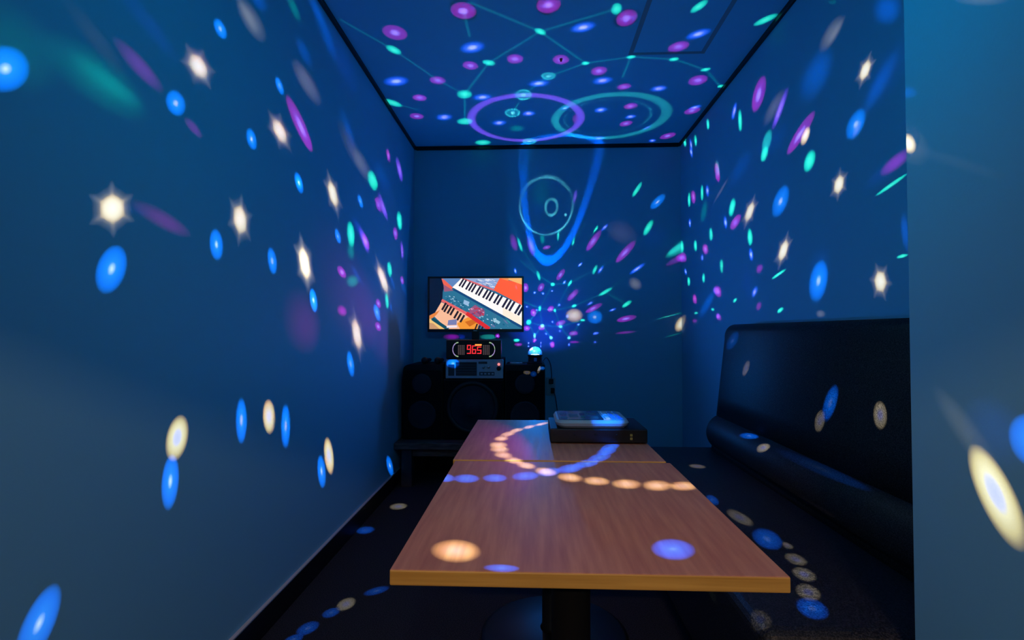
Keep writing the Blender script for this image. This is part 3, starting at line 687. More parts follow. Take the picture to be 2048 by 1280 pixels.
obj('backrest', loft(prof, [(SY0, 1, 1)] + [(y, 1 - .25 * t_ * r / .1, 1 - t_ * r / .48) for y, t_ in ends(2.80, r)], 1.138, .6), M['sofa'], s)

# ------------------------------------------------------------------ bench with the sound gear
b = thing('low_bench', 'low dark wood bench under the loudspeakers at the back wall', 'bench', (-.4, 3.66, 0))
obj('bench_top', box(new(), -.925, .13, 3.4, 3.9, .255, .3, .006), M['dark_wood'], b)
obj('rail', box(new(), -.86, .06, 3.45, 3.48, .2, .255, .003), M['dark_wood'], b)
for x in (-.885, .02):
    for y in (3.43, 3.8):
        obj('leg', box(new(), x, x + .075, y, y + .07, 0, .255, .004), M['dark_leg'], b)

def speaker(name, x0, x1, z1, label, chamfer):
    y0, y1, z0 = 3.5, 3.86, .3
    t = thing(name, label, 'loudspeaker', ((x0 + x1) / 2, 3.68, z0), 'outer loudspeakers on the bench')
    c = .035
    pts = [(x0, z0), (x1, z0), (x1, z1), (x0, z1)]
    if chamfer < 0: pts = [(x0, z0), (x1, z0), (x1, z1), (x0 + c, z1), (x0 + .01, z1 - .012), (x0, z1 - c)]
    bm = new(); prism(bm, pts, 'Y', y0 + .018, y1)
    bmesh.ops.bevel(bm, geom=bm.edges[:], offset=.004, segments=2, affect='EDGES')
    obj('cabinet', bm, M['speaker'], t)
    cx = (x0 + x1) / 2
    bm = new(); prism(bm, rrect(x0 + .008, x1 - .008, z0 + .01, z1 - .04, .02), 'Y', y0, y0 + .018)
    obj('grille', bm, M['grille'], t)
    obj('horn', lathe(new(), [(.07, -.006), (.066, -.010), (.03, .0), (.0, .004)], 24, (cx, y0 - .001, z1 - .13), 'Y'), M['cone'], t)
    obj('woofer', lathe(new(), [(.1, -.002), (.098, -.008), (.088, -.009), (.04, .004), (0, .006)], 32, (cx, y0 - .001, z0 + .17), 'Y'), M['cone'], t)
    return t
speaker('loudspeaker', -.897, -.62, .815, 'black loudspeaker beside the left wall with two microphones on it', -1)
speaker('loudspeaker', -.19, .086, .815, 'black loudspeaker under the glowing dome lamp', 1)
obj_handle_t = thing('subwoofer', 'black subwoofer with one large round cone between the two loudspeakers', 'subwoofer', (-.406, 3.68, .3))
t = obj_handle_t
obj('cabinet', box(new(), -.615, -.196, 3.515, 3.87, .3, .715, .006), M['speaker'], t)
obj('front_baffle', box(new(), -.606, -.204, 3.5, 3.515, .31, .705, .003), M['grille'], t)
obj('surround', lathe(new(), [(.18, -.001), (.18, -.008), (.17, -.013), (.152, -.011), (.148, -.003), (.15, -.001)], 48, (-.41, 3.5, .525), 'Y', cap=False), M['rubber'], t)
obj('cone', lathe(new(), [(.15, -.004), (.13, -.0045), (.07, -.001), (.065, -.004), (.04, -.011), (0, -.016)], 48, (-.41, 3.4995, .525), 'Y', cap=False), M['cone'], t)

# karaoke amplifier
t = thing('amplifier', 'silver amplifier with a red-lit knob under the score display', 'amplifier', (-.398, 3.68, .715))
ax0, ax1, az0, az1 = -.596, -.2, .722, .852
obj('chassis', box(new(), ax0 + .004, ax1 - .004, 3.512, 3.87, az0, az1, .003), M['matt_black'], t)
obj('front_panel', box(new(), ax0, ax1, 3.5, 3.512, az0, az1, .003), M['silver'], t)
for x in (ax0 + .04, ax1 - .04):
    for y in (3.54, 3.83):
        obj('foot', lathe(new(), [(.014, .715), (.014, .7225)], 16, (x, y, 0)), M['rubber'], t)
vp = obj('vent_panel', box(new(), ax0 + .07, ax0 + .215, 3.4975, 3.5, az0 + .018, az1 - .018, .001), M['amp_dark'], t)
obj('side_panel', box(new(), ax0 + .018, ax0 + .06, 3.4975, 3.5, az0 + .018, az1 - .035, .001), M['amp_dark'], t)
bm = new()
for k in range(5): box(bm, ax0 + .075, ax0 + .21, 3.496, 3.4974, az0 + .027 + k * .018, az0 + .032 + k * .018)
obj('slots', bm, M['matt_black'], vp)
bs = obj('button_strip', box(new(), ax1 - .165, ax1 - .06, 3.4975, 3.5, az0 + .02, az0 + .045, .001), M['amp_dark'], t)
for k in range(4): obj('button', box(new(), ax1 - .155 + k * .025, ax1 - .14 + k * .025, 3.4955, 3.4974, az0 + .027, az0 + .038), M['silver'], bs)
obj('readout', box(new(), ax1 - .17, ax1 - .11, 3.4975, 3.5, az1 - .03, az1 - .015, .001), M['amp_dark'], t)
for k in range(2):
    obj('small_knob', lathe(new(), [(.009, 0), (.009, -.012), (.007, -.014), (0, -.014)], 20, (ax1 - .135 + k * .035, 3.5, az0 + .078), 'Y'), M['chrome'], t)
kn = obj('volume_knob', lathe(new(), [(.015, 0), (.015, -.014), (.012, -.017), (0, -.017)], 24, (ax1 - .03, 3.5, az0 + .07), 'Y'), M['matt_black'], t)
obj('red_lamp', lathe(new(), [(.009, 0), (.009, -.004), (.006, -.007), (0, -.008)], 16, (ax1 - .03, 3.4995, az0 + .097), 'Y'), emit('red_lamp_glow', (1, .25, .25), 1.2), t, 'glowing red lamp above the knob')

# score display
t = thing('score_display', 'black LED score display with red digits between two glowing arcs', 'display', (-.405, 3.56, .852))
sx0, sx1, sz0, sz1, sy = -.598, -.214, .853, .985, 3.53
obj('housing', box(new(), sx0, sx1, sy, sy + .06, sz0, sz1, .006, 3), M['gloss_black'], t)
CX, CZ = (sx0 + sx1) / 2, (sz0 + sz1) / 2
def slab(pts, m, nm, parent, y=sy, th=.002):
    return obj(nm, prism(new(), pts, 'Y', y - th, y - .0002), m, parent)
led_g = emit('led_pale_green', (.55, .85, .5), .55); led_v = emit('led_pale_violet', (.6, .45, .95), .62)
for sgn in (-1, 1):
    for k in range(6):
        a0, a1 = math.radians(90 + 30 * k + 1), math.radians(90 + 30 * k + 29)
        rx, rz, w = .068, .052, .0075
        def P(a, q): return (CX + sgn * (-.0 + .106 - .068 * 0) * 1 + sgn * (-math.cos(a)) * (rx - q) * .62 + sgn * .0, CZ + math.sin(a) * (rz - q))
        ring = [P(a0 + (a1 - a0) * i / 4, 0) for i in range(5)] + [P(a1 - (a1 - a0) * i / 4, w) for i in range(5)]
        slab(ring, led_g if k in (0, 5) or k == 2 and sgn > 0 else led_v, 'led_arc', t)
red = emit('led_red', (1, .03, .04), 1.1); orange = emit('led_orange', (1, .28, .05), 1.5)
SEG = {'9': 'abcdfg', '6': 'acdefg', '5': 'acdfg'}
def digit(ch, x, z, w, h, name='digit'):
    b = new(); q = .0065
    def bar(x0, x1, z0, z1): prism(b, [(x0, z0), (x1, z0), (x1 + .002, z1), (x0 + .002, z1)], 'Y', sy - .002, sy - .0002)
    R = dict(a=(x, x + w, z + h - q, z + h), g=(x, x + w, z + h / 2 - q / 2, z + h / 2 + q / 2), d=(x, x + w, z, z + q),
             b=(x + w - q, x + w, z + h / 2 + q / 2 + .001, z + h - q - .001), c=(x + w - q, x + w, z + q + .001, z + h / 2 - q / 2 - .001), f=(x, x + q, z + h / 2 + q / 2 + .001, z + h - q - .001), e=(x, x + q, z + q + .001, z + h / 2 - q / 2 - .001))
    for s_ in SEG[ch]:
        bar(*R[s_])
    return obj(name, b, red, t)
digit('9', CX - .048, CZ - .03, .028, .062); digit('6', CX - .013, CZ - .03, .028, .058); digit('5', CX + .022, CZ - .03, .03, .05)
slab([(CX + .008, CZ + .026), (CX + .054, CZ + .026), (CX + .055, CZ + .037), (CX + .009, CZ + .037)], orange, 'orange_bar', t)
dot = emit('led_dim', (.5, .35, .38), .18)
for sgn in (-1, 1):
    b = new()
    for i in range(4):
        for k in range(7):
            x = CX + sgn * (.068 + i * .0125); z = CZ - .032 + k * .0098
            box(b, x - .004, x + .004, sy - .0015, sy - .0002, z - .0032, z + .0032)
    obj('dot_grid', b, dot, t)

# television
t = thing('television', 'flat television on a stand showing a photo of piano keyboards', 'television', (-.418, 3.74, .852))
tx0, tx1, tz0, tz1, ty = -.771, -.064, 1.04, 1.448, 3.74
bm = new(); box(bm, tx0, tx1, ty, ty + .022, tz0, tz1, .004, 2); box(bm, tx0 + .1, tx1 - .1, ty + .022, ty + .045, tz0 + .03, tz1 - .1, .01, 2)
obj('back_shell', bm, M['matt_black'], t)
bz = .0135; bb = .022
bm = new()
for a in ((tx0, tx1, tz1 - bz, tz1), (tx0, tx1, tz0, tz0 + bb), (tx0, tx0 + bz, tz0 + bb, tz1 - bz), (tx1 - bz, tx1, tz0 + bb, tz1 - bz)): box(bm, a[0], a[1], ty - .006, ty, a[2], a[3], .0015, 1)
bez = obj('bezel', bm, M['gloss_black'], t)
obj('badge', box(new(), -.432, -.405, ty - .0068, ty - .006, tz0 + .007, tz0 + .012), M['chrome'], bez)
obj('stand_neck', box(new(), -.445, -.392, ty + .005, ty + .03, .868, tz0 + .06, .004), M['gloss_black'], t)
obj('stand_base', box(new(), -.54, -.3, 3.655, 3.83, .852, .868, .006, 3), M['gloss_black'], t)
# the picture on the screen: flat coloured shapes on the panel (u,v in the picture's own grid, 1170 x 640)
U0, U1, V0, V1 = tx0 + bz, tx1 - bz, tz0 + bb, tz1 - bz
pics = []
scr = new(); scr_mats = []; scr_idx = {}
depth = [0]
def clip(poly):
    def cl(ps, f):
        out = []
        for i in range(len(ps)):
            a, b_ = ps[i], ps[(i + 1) % len(ps)]; fa, fb = f(a), f(b_)
            if fa >= 0: out.append(a)
            if (fa >= 0) != (fb >= 0):
                k = fa / (fa - fb); out.append((a[0] + (b_[0] - a[0]) * k, a[1] + (b_[1] - a[1]) * k))
        return out
    for f in (lambda p: p[0] - 250, lambda p: 1420 - p[0], lambda p: p[1] - 130, lambda p: 770 - p[1]):
        if len(poly) < 3: return []
        poly = cl(poly, f)
    return poly
def lin(c): return tuple((v / 255 / 12.92) if v / 255 <= .04045 else ((v / 255 + .055) / 1.055) ** 2.4 for v in c)
def pic(poly, c, k=1.05):
    poly = clip(poly)
    if len(poly) < 3: return
    if c not in scr_idx:
        scr_idx[c] = len(scr_mats); scr_mats.append(emit('screen_tone', lin(c), k))
    depth[0] += 1
    y = ty - .0005 - depth[0] * 1.2e-5
    vs = [scr.verts.new((U0 + (p[0] - 250) / 1170 * (U1 - U0), y, V1 - (p[1] - 130) / 640 * (V1 - V0))) for p in poly]
    f = scr.faces.new(vs); f.material_index = scr_idx[c]
def strip(x0, y0, x1, y1, w, c):
    d = math.hypot(x1 - x0, y1 - y0); nx, ny = -(y1 - y0) / d * w / 2, (x1 - x0) / d * w / 2
    pic([(x0 + nx, y0 + ny), (x1 + nx, y1 + ny), (x1 - nx, y1 - ny), (x0 - nx, y0 - ny)], c)
pic([(250, 130), (1420, 130), (1420, 770), (250, 770)], (42, 105, 140))
pic([(250, 130), (412, 130), (432, 250), (418, 300), (412, 420), (385, 530), (250, 610)], (3, 20, 48))
pic([(410, 130), (650, 130), (545, 245), (430, 190)], (92, 130, 185))
pic([(400, 130), (440, 150), (545, 245), (530, 275), (425, 205)], (232, 98, 80))
pic([(425, 205), (530, 270), (560, 285), (440, 330)], (150, 90, 120))
pic([(640, 130), (1140, 130), (1065, 265), (1000, 260)], (140, 165, 210))
for i in range(26):
    x, y = random.uniform(800, 1090), random.uniform(135, 235)
    if y < 130 + (x - 640) * .45: strip(x, y, x + 45, y + 18, random.choice((6, 9)), random.choice(((205, 215, 235), (80, 100, 150), (230, 225, 240))))
pic([(1140, 130), (1420, 200), (1420, 470), (1062, 280)], (255, 92, 52))
pic([(1140, 130), (1420, 130), (1420, 212), (1250, 150)], (245, 180, 105))
pic([(1140, 130), (1250, 130), (1250, 165)], (236, 140, 75))
strip(630, 118, 1075, 282, 22, (215, 105, 110))
pic([(655, 130), (1440, 480), (1440, 745), (540, 243)], (250, 246, 244))
pic([(1180, 500), (1440, 640), (1440, 745), (1180, 600)], (250, 235, 215))
for x, y in ((672, 150), (706, 165), (757, 190), (794, 206), (830, 222), (884, 248), (920, 264), (978, 290), (1018, 308), (1058, 326), (1118, 354), (1158, 372), (1228, 404), (1272, 424), (1316, 444), (1388, 478), (1428, 496)):
    g = 1 + (x - 650) / 2600
    strip(x + 12, y - 14, x - 44 * g, y + 78 * g, 22 * g, (32, 26, 52))
strip(555, 268, 1430, 752, 30, (22, 70, 120))
pic([(430, 300), (560, 285), (1400, 756), (1390, 770), (985, 770), (430, 410)], (44, 112, 145))
for i in range(90):
    x = random.uniform(450, 1330); y = 300 + (x - 450) * .52 + random.uniform(0, 110 + (x - 450) * .03)
    c = random.choice(((150, 190, 215), (25, 70, 110), (95, 150, 180), (20, 90, 130), (190, 210, 230)))
    s_ = random.uniform(8, 22); pic([(x, y), (x + s_, y + s_ * .5), (x + s_ * .7, y + s_ * 1.1), (x - s_ * .3, y + s_ * .6)], c)
pic([(760, 520), (830, 465), (950, 540), (950, 590), (870, 620), (760, 570)], (150, 85, 125))
for i in range(34):
    x, y = random.uniform(770, 930), random.uniform(500, 590)
    c = random.choice(((205, 45, 60), (120, 60, 110), (210, 150, 180), (170, 40, 70))); pic([(x, y), (x + 18, y + 9), (x + 12, y + 20), (x - 5, y + 12)], c)
pic([(690, 400), (760, 430), (740, 480), (680, 450)], (150, 185, 220)); pic([(1060, 630), (1150, 680), (1130, 710), (1060, 670)], (150, 195, 215))
pic([(300, 600), (400, 430), (720, 590), (880, 720), (830, 770), (480, 770)], (245, 185, 150))
pic([(250, 600), (385, 530), (340, 590), (300, 625), (250, 650)], (225, 130, 60))
pic([(600, 700), (740, 620), (880, 690), (860, 770), (640, 770)], (240, 150, 50))
pic([(700, 680), (800, 650), (850, 690), (760, 740)], (205, 105, 25))
strip(405, 405, 740, 585, 34, (226, 100, 100)); strip(720, 570, 1010, 770, 50, (214, 42, 48))
for x, y in ((452, 455), (478, 480), (520, 500), (556, 520), (606, 560), (644, 585), (684, 610)): strip(x + 10, y - 15, x - 42, y + 75, 26, (34, 26, 36))
for x, y in ((850, 715), (885, 735), (920, 750)): strip(x + 8, y - 10, x - 20, y + 60, 18, (40, 20, 30))
pic([(250, 640), (290, 650), (480, 770), (250, 770)], (238, 195, 120)); pic([(250, 690), (300, 700), (380, 770), (250, 770)], (200, 150, 110))
strip(285, 640, 490, 775, 40, (15, 75, 95))
pic([(490, 660), (600, 645), (595, 718), (480, 722)], (118, 125, 175)); pic([(470, 730), (600, 725), (600, 750), (470, 755)], (235, 225, 240))
o = obj('screen', scr, scr_mats, t, 'lit screen with slanting piano keys')

# microphones lying on the left speaker
def mic(x, label):
    t = thing('microphone', label, 'microphone', (x, 3.66, .815), 'microphones on the loudspeaker')
    z = .815 + .0245
    obj('head', lathe(new(), [(0, 3.548)] + [(.0245 * math.sin(math.radians(a)), 3.573 - .0245 * math.cos(math.radians(a))) for a in range(12, 150, 12)] + [(.017, 3.598), (0, 3.598)], 24, (x, 0, z), 'Y'), M['rubber'], t)
    obj('handle', lathe(new(), [(0, 3.598), (.018, 3.6), (.017, 3.64), (.0125, 3.76), (.011, 3.765), (0, 3.766)], 24, (x, 0, z - .0045), 'Y'), M['matt_black'], t)
mic(-.757, 'black microphone with its round head toward the room, nearer the left wall')
mic(-.664, 'black microphone with its round head toward the room, nearer the amplifier')

# dome lamp on the right speaker
def disco_lamp(name, x, y, z0, label, flip=False, body=True):
    t = thing(name, label, 'lamp', (x, y, z0))
    sg = -1 if flip else 1
    def L(prof): return [(r, z0 + sg * h) for r, h in prof]
    hs = obj('housing', lathe(new(), L([(0, 0), (.054, 0), (.056, .006), (.05, .012), (.047, .05), (.053, .058), (.054, .064), (.05, .066), (0, .066)]), 40, (x, y, 0)), M['gloss_black'], t)
    obj('led_plate', lathe(new(), L([(0, .0665), (.03, .0665), (.028, .0685), (0, .069)]), 24, (x, y, 0)), emit('led_plate_glow', (.75, .95, 1), 4.), t, 'bright white light plate')
    bm = new(); rows = 5
    lathe(bm, L([(.0525 * math.cos(math.radians(90 * k / rows)), .0665 + .054 * math.sin(math.radians(90 * k / rows))) for k in range(rows)] + [(0, .1205)]), 16, (x, y, 0), cap=False)
    for f in bm.faces: f.smooth = False
    obj('dome', bm, M['dome'], t, 'clear faceted dome')
    if not flip:
        obj('blue_window', box(new(), x - .008, x + .012, y - .0525, y - .046, z0 + .02, z0 + .045, .002), M['key_blue'], hs, 'pale blue window on the front')  # small blue block; its colour stands in for a glint on the housing
    return t
disco = disco_lamp('disco_lamp', .018, 3.62, .815, 'small black disco lamp with a glowing clear dome standing on a loudspeaker')
disco2 = disco_lamp('disco_lamp', .10, .75, 1.767, 'second disco lamp hanging dome down from a black rod above the near table', True)
obj('rod', lathe(new(), [(.008, 1.767), (.008, H - .01), (.04, H - .008), (.04, H)], 16, (.10, .75, 0)), M['black_metal'], disco2)

# cables, plate on the wall
pts = []
for k in range(40):
    a = k / 39 * 4 * PI; r = .03 + .003 * math.sin(k)
    pts.append((-.115 + r * 1.4 * math.cos(a), 3.58 + r * math.sin(a), .8185 + .0035 * (k / 39) * 2 + .002 * abs(math.sin(a * .5))))
tag(obj('white_cable', tube(new(), pts, .0028, 8), M['white_cable']), 'coiled white cable lying on the loudspeaker beside the dome lamp', 'cable')
t = thing('wall_socket', 'pale wall socket with black plugs on the back wall right of the loudspeakers', 'socket', (.14, 3.98, .62))
obj('plate', box(new(), .105, .178, 3.968, 3.98, .55, .69, .004, 2), M['blue_plate'], t)
for z in (.66, .59):
    obj('plug', box(new(), .125 + (z < .6) * .015, .16 + (z < .6) * .01, 3.935, 3.968, z - .018, z + .02, .005, 2), M['rubber'], t)
tag(obj('power_cable', tube(new(), smooth_path([(.142, 3.935, .665), (.145, 3.91, .72), (.135, 3.93, .80), (.105, 3.9, .845), (.075, 3.8, .822), (.06, 3.70, .8185), (.04, 3.68, .8185)]), .003, 8), M['rubber']),
    'black cable running from the wall socket up to the dome lamp', 'cable')
tag(obj('power_cable', tube(new(), smooth_path([(.15, 3.935, .592), (.17, 3.9, .56), (.19, 3.93, .42), (.2, 3.95, .2), (.22, 3.9, .02), (.3, 3.8, .006), (.3, 3.6, .006)]), .003, 8), M['rubber']),
    'black cable hanging from the wall socket down to the floor', 'cable')

# ------------------------------------------------------------------ box and tablet on the far table
t = thing('black_box', 'flat black electronics box on the further wood table', 'box', (.214, 1.77, .68))
bx0, bx1, by0, by1, bz0, bz1 = .057, .368, 1.66, 1.885, .684, .728
obj('case', box(new(), bx0, bx1, by0 + .006, by1, bz0, bz1, .003, 2), M['matt_black'], t)
obj('front_panel', box(new(), bx0 + .001, bx1 - .001, by0, by0 + .006, bz0 + .001, bz1 - .001, .002, 2), M['gloss_black'], t)
for x in (bx0 + .03, bx1 - .03):
    for y in (by0 + .03, by1 - .03):
        obj('foot', lathe(new(), [(.012, .68), (.012, .6845)], 16, (x, y, 0)), M['rubber'], t)
for x in (bx0 + .011, bx0 + .077, bx0 + .144, bx0 + .212):
    obj('button', lathe(new(), [(.003, 0), (.003, -.002), (0, -.0025)], 12, (x, by0, bz0 + .026), 'Y'), M['rubber'], t)
def mark(bm, x, z):
    for a in ((0, .007, 0, .0014), (0, .007, .003, .0044), (0, .007, .006, .0074), (0, .0014, .0014, .003), (.0056, .007, .0014, .003), (0, .0014, .0044, .006), (.0056, .007, .0044, .006)):
        box(bm, x + a[0], x + a[1], by0 - .0008, by0 - .0001, z + a[2], z + a[3])
bm = new(); mark(bm, bx0 + .255, bz0 + .011); mark(bm, bx0 + .255, bz0 + .022)
obj('yellow_marking', bm, M['yellow_mark'], t, 'small yellow marking')

t = thing('tablet_remote', 'pale grey tablet remote lying on the black box', 'remote', (.194, 1.775, .728))
rx0, rx1, ry0, ry1, rz0, rz1 = .074, .315, 1.667, 1.878, .728, .754
bm = new()
low = rrect(rx0 + .014, rx1 - .014, ry0 + .012, ry1 - .012, .03); mid = rrect(rx0, rx1, ry0, ry1, .035); top = rrect(rx0 + .006, rx1 - .006, ry0 + .006, ry1 - .006, .03)
rings = [[bm.verts.new((x, y, z)) for x, y in ps] for ps, z in ((low, rz0), (rrect(rx0 + .004, rx1 - .004, ry0 + .003, ry1 - .003, .034), rz0 + .008), (mid, rz0 + .017), (top, rz1))]
for a, b_ in zip(rings, rings[1:]):
    for k in range(len(a)): bm.faces.new((a[k], a[(k + 1) % len(a)], b_[(k + 1) % len(a)], b_[k]))
bm.faces.new(rings[0][::-1]); bm.faces.new(rings[-1])
obj('shell', bm, M['grey_plastic'], t)
ts = obj('touch_screen', prism(new(), rrect(rx0 + .012, rx0 + .158, ry0 + .014, ry1 - .014, .006), 'Z', rz1 + .0001, rz1 + .0012), M['tablet_glass'], t, 'dark glossy screen')
bm = new()
for i, (x, y, w, h) in enumerate(((.02, .04, .022, .03), (.02, .1, .022, .05), (.05, .06, .03, .06), (.088, .05, .012, .025), (.088, .1, .016, .04), (.115, .04, .03, .04), (.115, .11, .03, .05))):
    box(bm, rx0 + x, rx0 + x + w, ry0 + y, ry0 + y + h, rz1 + .0012, rz1 + .0015, mi=i % 3)
obj('screen_tiles', bm, [M['icon_teal'], M['icon_pink'], M['icon_teal']], ts)
for i in range(3):
    for k in range(4):
        x, y = rx0 + .166 + i * .02, ry0 + .03 + k * .04
        obj('key', box(new(), x, x + .014, y, y + .024, rz1, rz1 + .0035, .001, 1), M['key_blue'] if i else M['grey_plastic'], t)
obj('stand_foot', box(new(), rx1 - .03, rx1 - .018, ry0 + .018, ry0 + .03, rz0 + .0002, rz0 + .012, .001), M['grey_plastic'], t)

# ------------------------------------------------------------------ light
ALBW, ALBT = (.22, .5, .66), (.55, .3, .2)
# radial profile of each kind of projected spot, as shown on the wall: (radius, colour) from the centre out
def soft(c): return [(0, c), (.35, tuple(.85 * x for x in c)), (.7, tuple(.4 * x for x in c)), (1, (0, 0, 0))]
PROF = {
    'M': [(0, (.6, .36, 1.5)), (.24, (.42, .2, 1.15)), (.46, (.25, .006, .42)), (.82, (.23, .002, .33)), (1, (0, 0, 0))],
    'm': soft((.3, .004, .46)),
    'G': [(0, (.1, .95, .66)), (.3, (.03, .8, .52)), (.75, (.005, .5, .34)), (1, (0, 0, 0))],
    'g': soft((0, .33, .24)),
    'R': [(0, (.3, 1., .95)), (.2, (.15, .9, .7)), (.36, (0, .12, .2)), (.62, (0, .2, .25)), (.78, (.05, .65, .6)), (.9, (0, .3, .25)), (1, (0, 0, 0))],
    'B': [(0, (.5, .58, 1.2)), (.2, (.34, .42, 1.1)), (.42, (.04, .13, .95)), (.75, (0, .04, .5)), (1, (0, 0, 0))],
    'V': [(0, (.4, .24, 1.)), (.25, (.3, .14, .9)), (.6, (.1, .03, .6)), (1, (0, 0, 0))],
    'b': [(0, (.8, .9, 1.2)), (.12, (.35, .6, 1.15)), (.28, (.01, .24, 1.05)), (.72, (0, .15, .9)), (.86, (0, .1, .55)), (1, (0, 0, 0))],
    'W': [(0, (1.2, 1.1, .95)), (.3, (1.1, .95, .66)), (.6, (.85, .62, .3)), (.82, (.4, .27, .12)), (1, (0, 0, 0))],
    'X': [(0, (.62, .62, 1.2)), (.26, (.72, .7, 1.05)), (.42, (1., .86, .5)), (.72, (.72, .56, .22)), (.88, (.3, .2, .07)), (1, (0, 0, 0))],
    '*': [(0, (1.3, 1.15, .95)), (.3, (1.15, .95, .62)), (.46, (.7, .5, .25)), (.56, (.2, .16, .12)), (.75, (.07, .065, .065)), (1, (0, 0, 0))],
    'w': soft((.36, .34, .33)), 'k': soft((.004, .025, .42)), 'D': soft((0, .09, .66)),
    'T': [(0, (.02, .42, .38)), (.7, (.01, .36, .32)), (1, (0, 0, 0))], 'C': soft((.15, .95, 1.)), 'L': soft((0, .05, .045)),
    'Y': [(0, (1.1, .85, .72)), (.3, (1.05, .74, .46)), (.65, (.75, .45, .17)), (1, (0, 0, 0))],
    'u': [(0, (.1, .36, 1.3)), (.2, (0, .17, 1.05)), (.75, (0, .08, .75)), (1, (0, 0, 0))],
    'S': [(0, (.5, .5, 1.)), (.28, (.55, .52, .75)), (.45, (.8, .68, .45)), (.75, (.6, .48, .26)), (1, (0, 0, 0))],
    's': [(0, (.2, .45, 1.2)), (.3, (0, .22, 1.1)), (.75, (0, .13, .8)), (1, (0, 0, 0))],
}
COLS = dict(V=(.2, .07, .9), T=(.02, .5, .45), C=(.1, .7, .8), D=(0, .10, .85))
ORIG = {'A': Vector((.018, 3.62, .912)), 'B': Vector((.10, .75, 1.682))}
GAIN = {'A': 1., 'B': 1.}
def lamp_obj(name, data, loc, parent):
    o = bpy.data.objects.new(name, data); COL.objects.link(o)
    p = parent.location if parent else Vector()
    o.location = Vector(loc) - p; o.parent = parent
    return o
def mnode(nt, op, a, b_=None):
    n = nt.nodes.new('ShaderNodeMath'); n.operation = op
    for k, x in enumerate((a, b_)):
        if x is None: continue
        if isinstance(x, (int, float)): n.inputs[k].default_value = x
        else: nt.links.new(x, n.inputs[k])
    return n.outputs[0]
def dots_of(nt, axes):
    """cosines between the outgoing direction and each axis"""
    g = nt.nodes.new('ShaderNodeNewGeometry'); out = []
    for ax in axes:
        dp = nt.nodes.new('ShaderNodeVectorMath'); dp.operation = 'DOT_PRODUCT'; dp.inputs[1].default_value = ax
        nt.links.new(g.outputs['Incoming'], dp.inputs[0]); out.append(dp.outputs['Value'])
    return out
for ln in BEAMS.strip().splitlines():
    q = ln.split(); src, c = q[0], q[1]; v = [float(a) for a in q[2:]]
    w = Vector(v[0:3]).normalized(); x = Vector(v[3:6]); x = (x - w * x.dot(w)).normalized()
    size, ratio, power = v[6:9]
    prof = PROF[c]
    alb = ALBT if c in 'Yu' else (.66, .66, .66) if c in 'Ss' else ALBW
    d = bpy.data.lights.new('projected_beam', 'SPOT')
    d.spot_size = math.radians(size); d.spot_blend = 0; d.shadow_soft_size = 0
    cols = [[a / b_ for a, b_ in zip(p[1], alb)] for p in prof]
    top = max(max(k) for k in cols)
    d.energy = power * 4 * PI * PI * GAIN[src] * top
    zax = -w; yax = zax.cross(x)
    o = lamp_obj('projected_beam', d, ORIG[src], disco if src == 'A' else disco2)
    o.rotation_euler = Matrix((x, yax, zax)).transposed().to_euler(); o.scale = (1, ratio, 1)
    d.use_nodes = True; nt = d.node_tree; e = [k for k in nt.nodes if k.type == 'EMISSION'][0]
    a = math.tan(math.radians(size) / 2)
    dn, dx, dy = dots_of(nt, (w, x, yax))
    px, py = mnode(nt, 'DIVIDE', mnode(nt, 'DIVIDE', dx, dn), a), mnode(nt, 'DIVIDE', mnode(nt, 'DIVIDE', dy, dn), a * ratio)
    r = mnode(nt, 'SQRT', mnode(nt, 'ADD', mnode(nt, 'MULTIPLY', px, px), mnode(nt, 'MULTIPLY', py, py)))
    if c == '*':   # six-pointed star: the edge pulls in between the points
        th = mnode(nt, 'MULTIPLY', mnode(nt, 'ARCTAN2', py, px), 3.)
        gap = mnode(nt, 'SUBTRACT', 1., mnode(nt, 'POWER', mnode(nt, 'ABSOLUTE', mnode(nt, 'COSINE', th)), 8.))
        far = mnode(nt, 'MINIMUM', mnode(nt, 'MAXIMUM', mnode(nt, 'MULTIPLY', mnode(nt, 'SUBTRACT', r, .34), 4.), 0.), 1.)
        r = mnode(nt, 'MULTIPLY', r, mnode(nt, 'ADD', 1., mnode(nt, 'MULTIPLY', mnode(nt, 'MULTIPLY', gap, far), .32)))
    ramp = nt.nodes.new('ShaderNodeValToRGB'); el = ramp.color_ramp.elements
    while len(el) < len(prof): el.new(.5)
    for k, (p, cc) in enumerate(zip(prof, cols)):
        el[k].position = p[0]; el[k].color = (*[t_ / top for t_ in cc], 1)
    nt.links.new(r, ramp.inputs['Fac']); nt.links.new(ramp.outputs['Color'], e.inputs['Color']); e.inputs['Strength'].default_value = 1
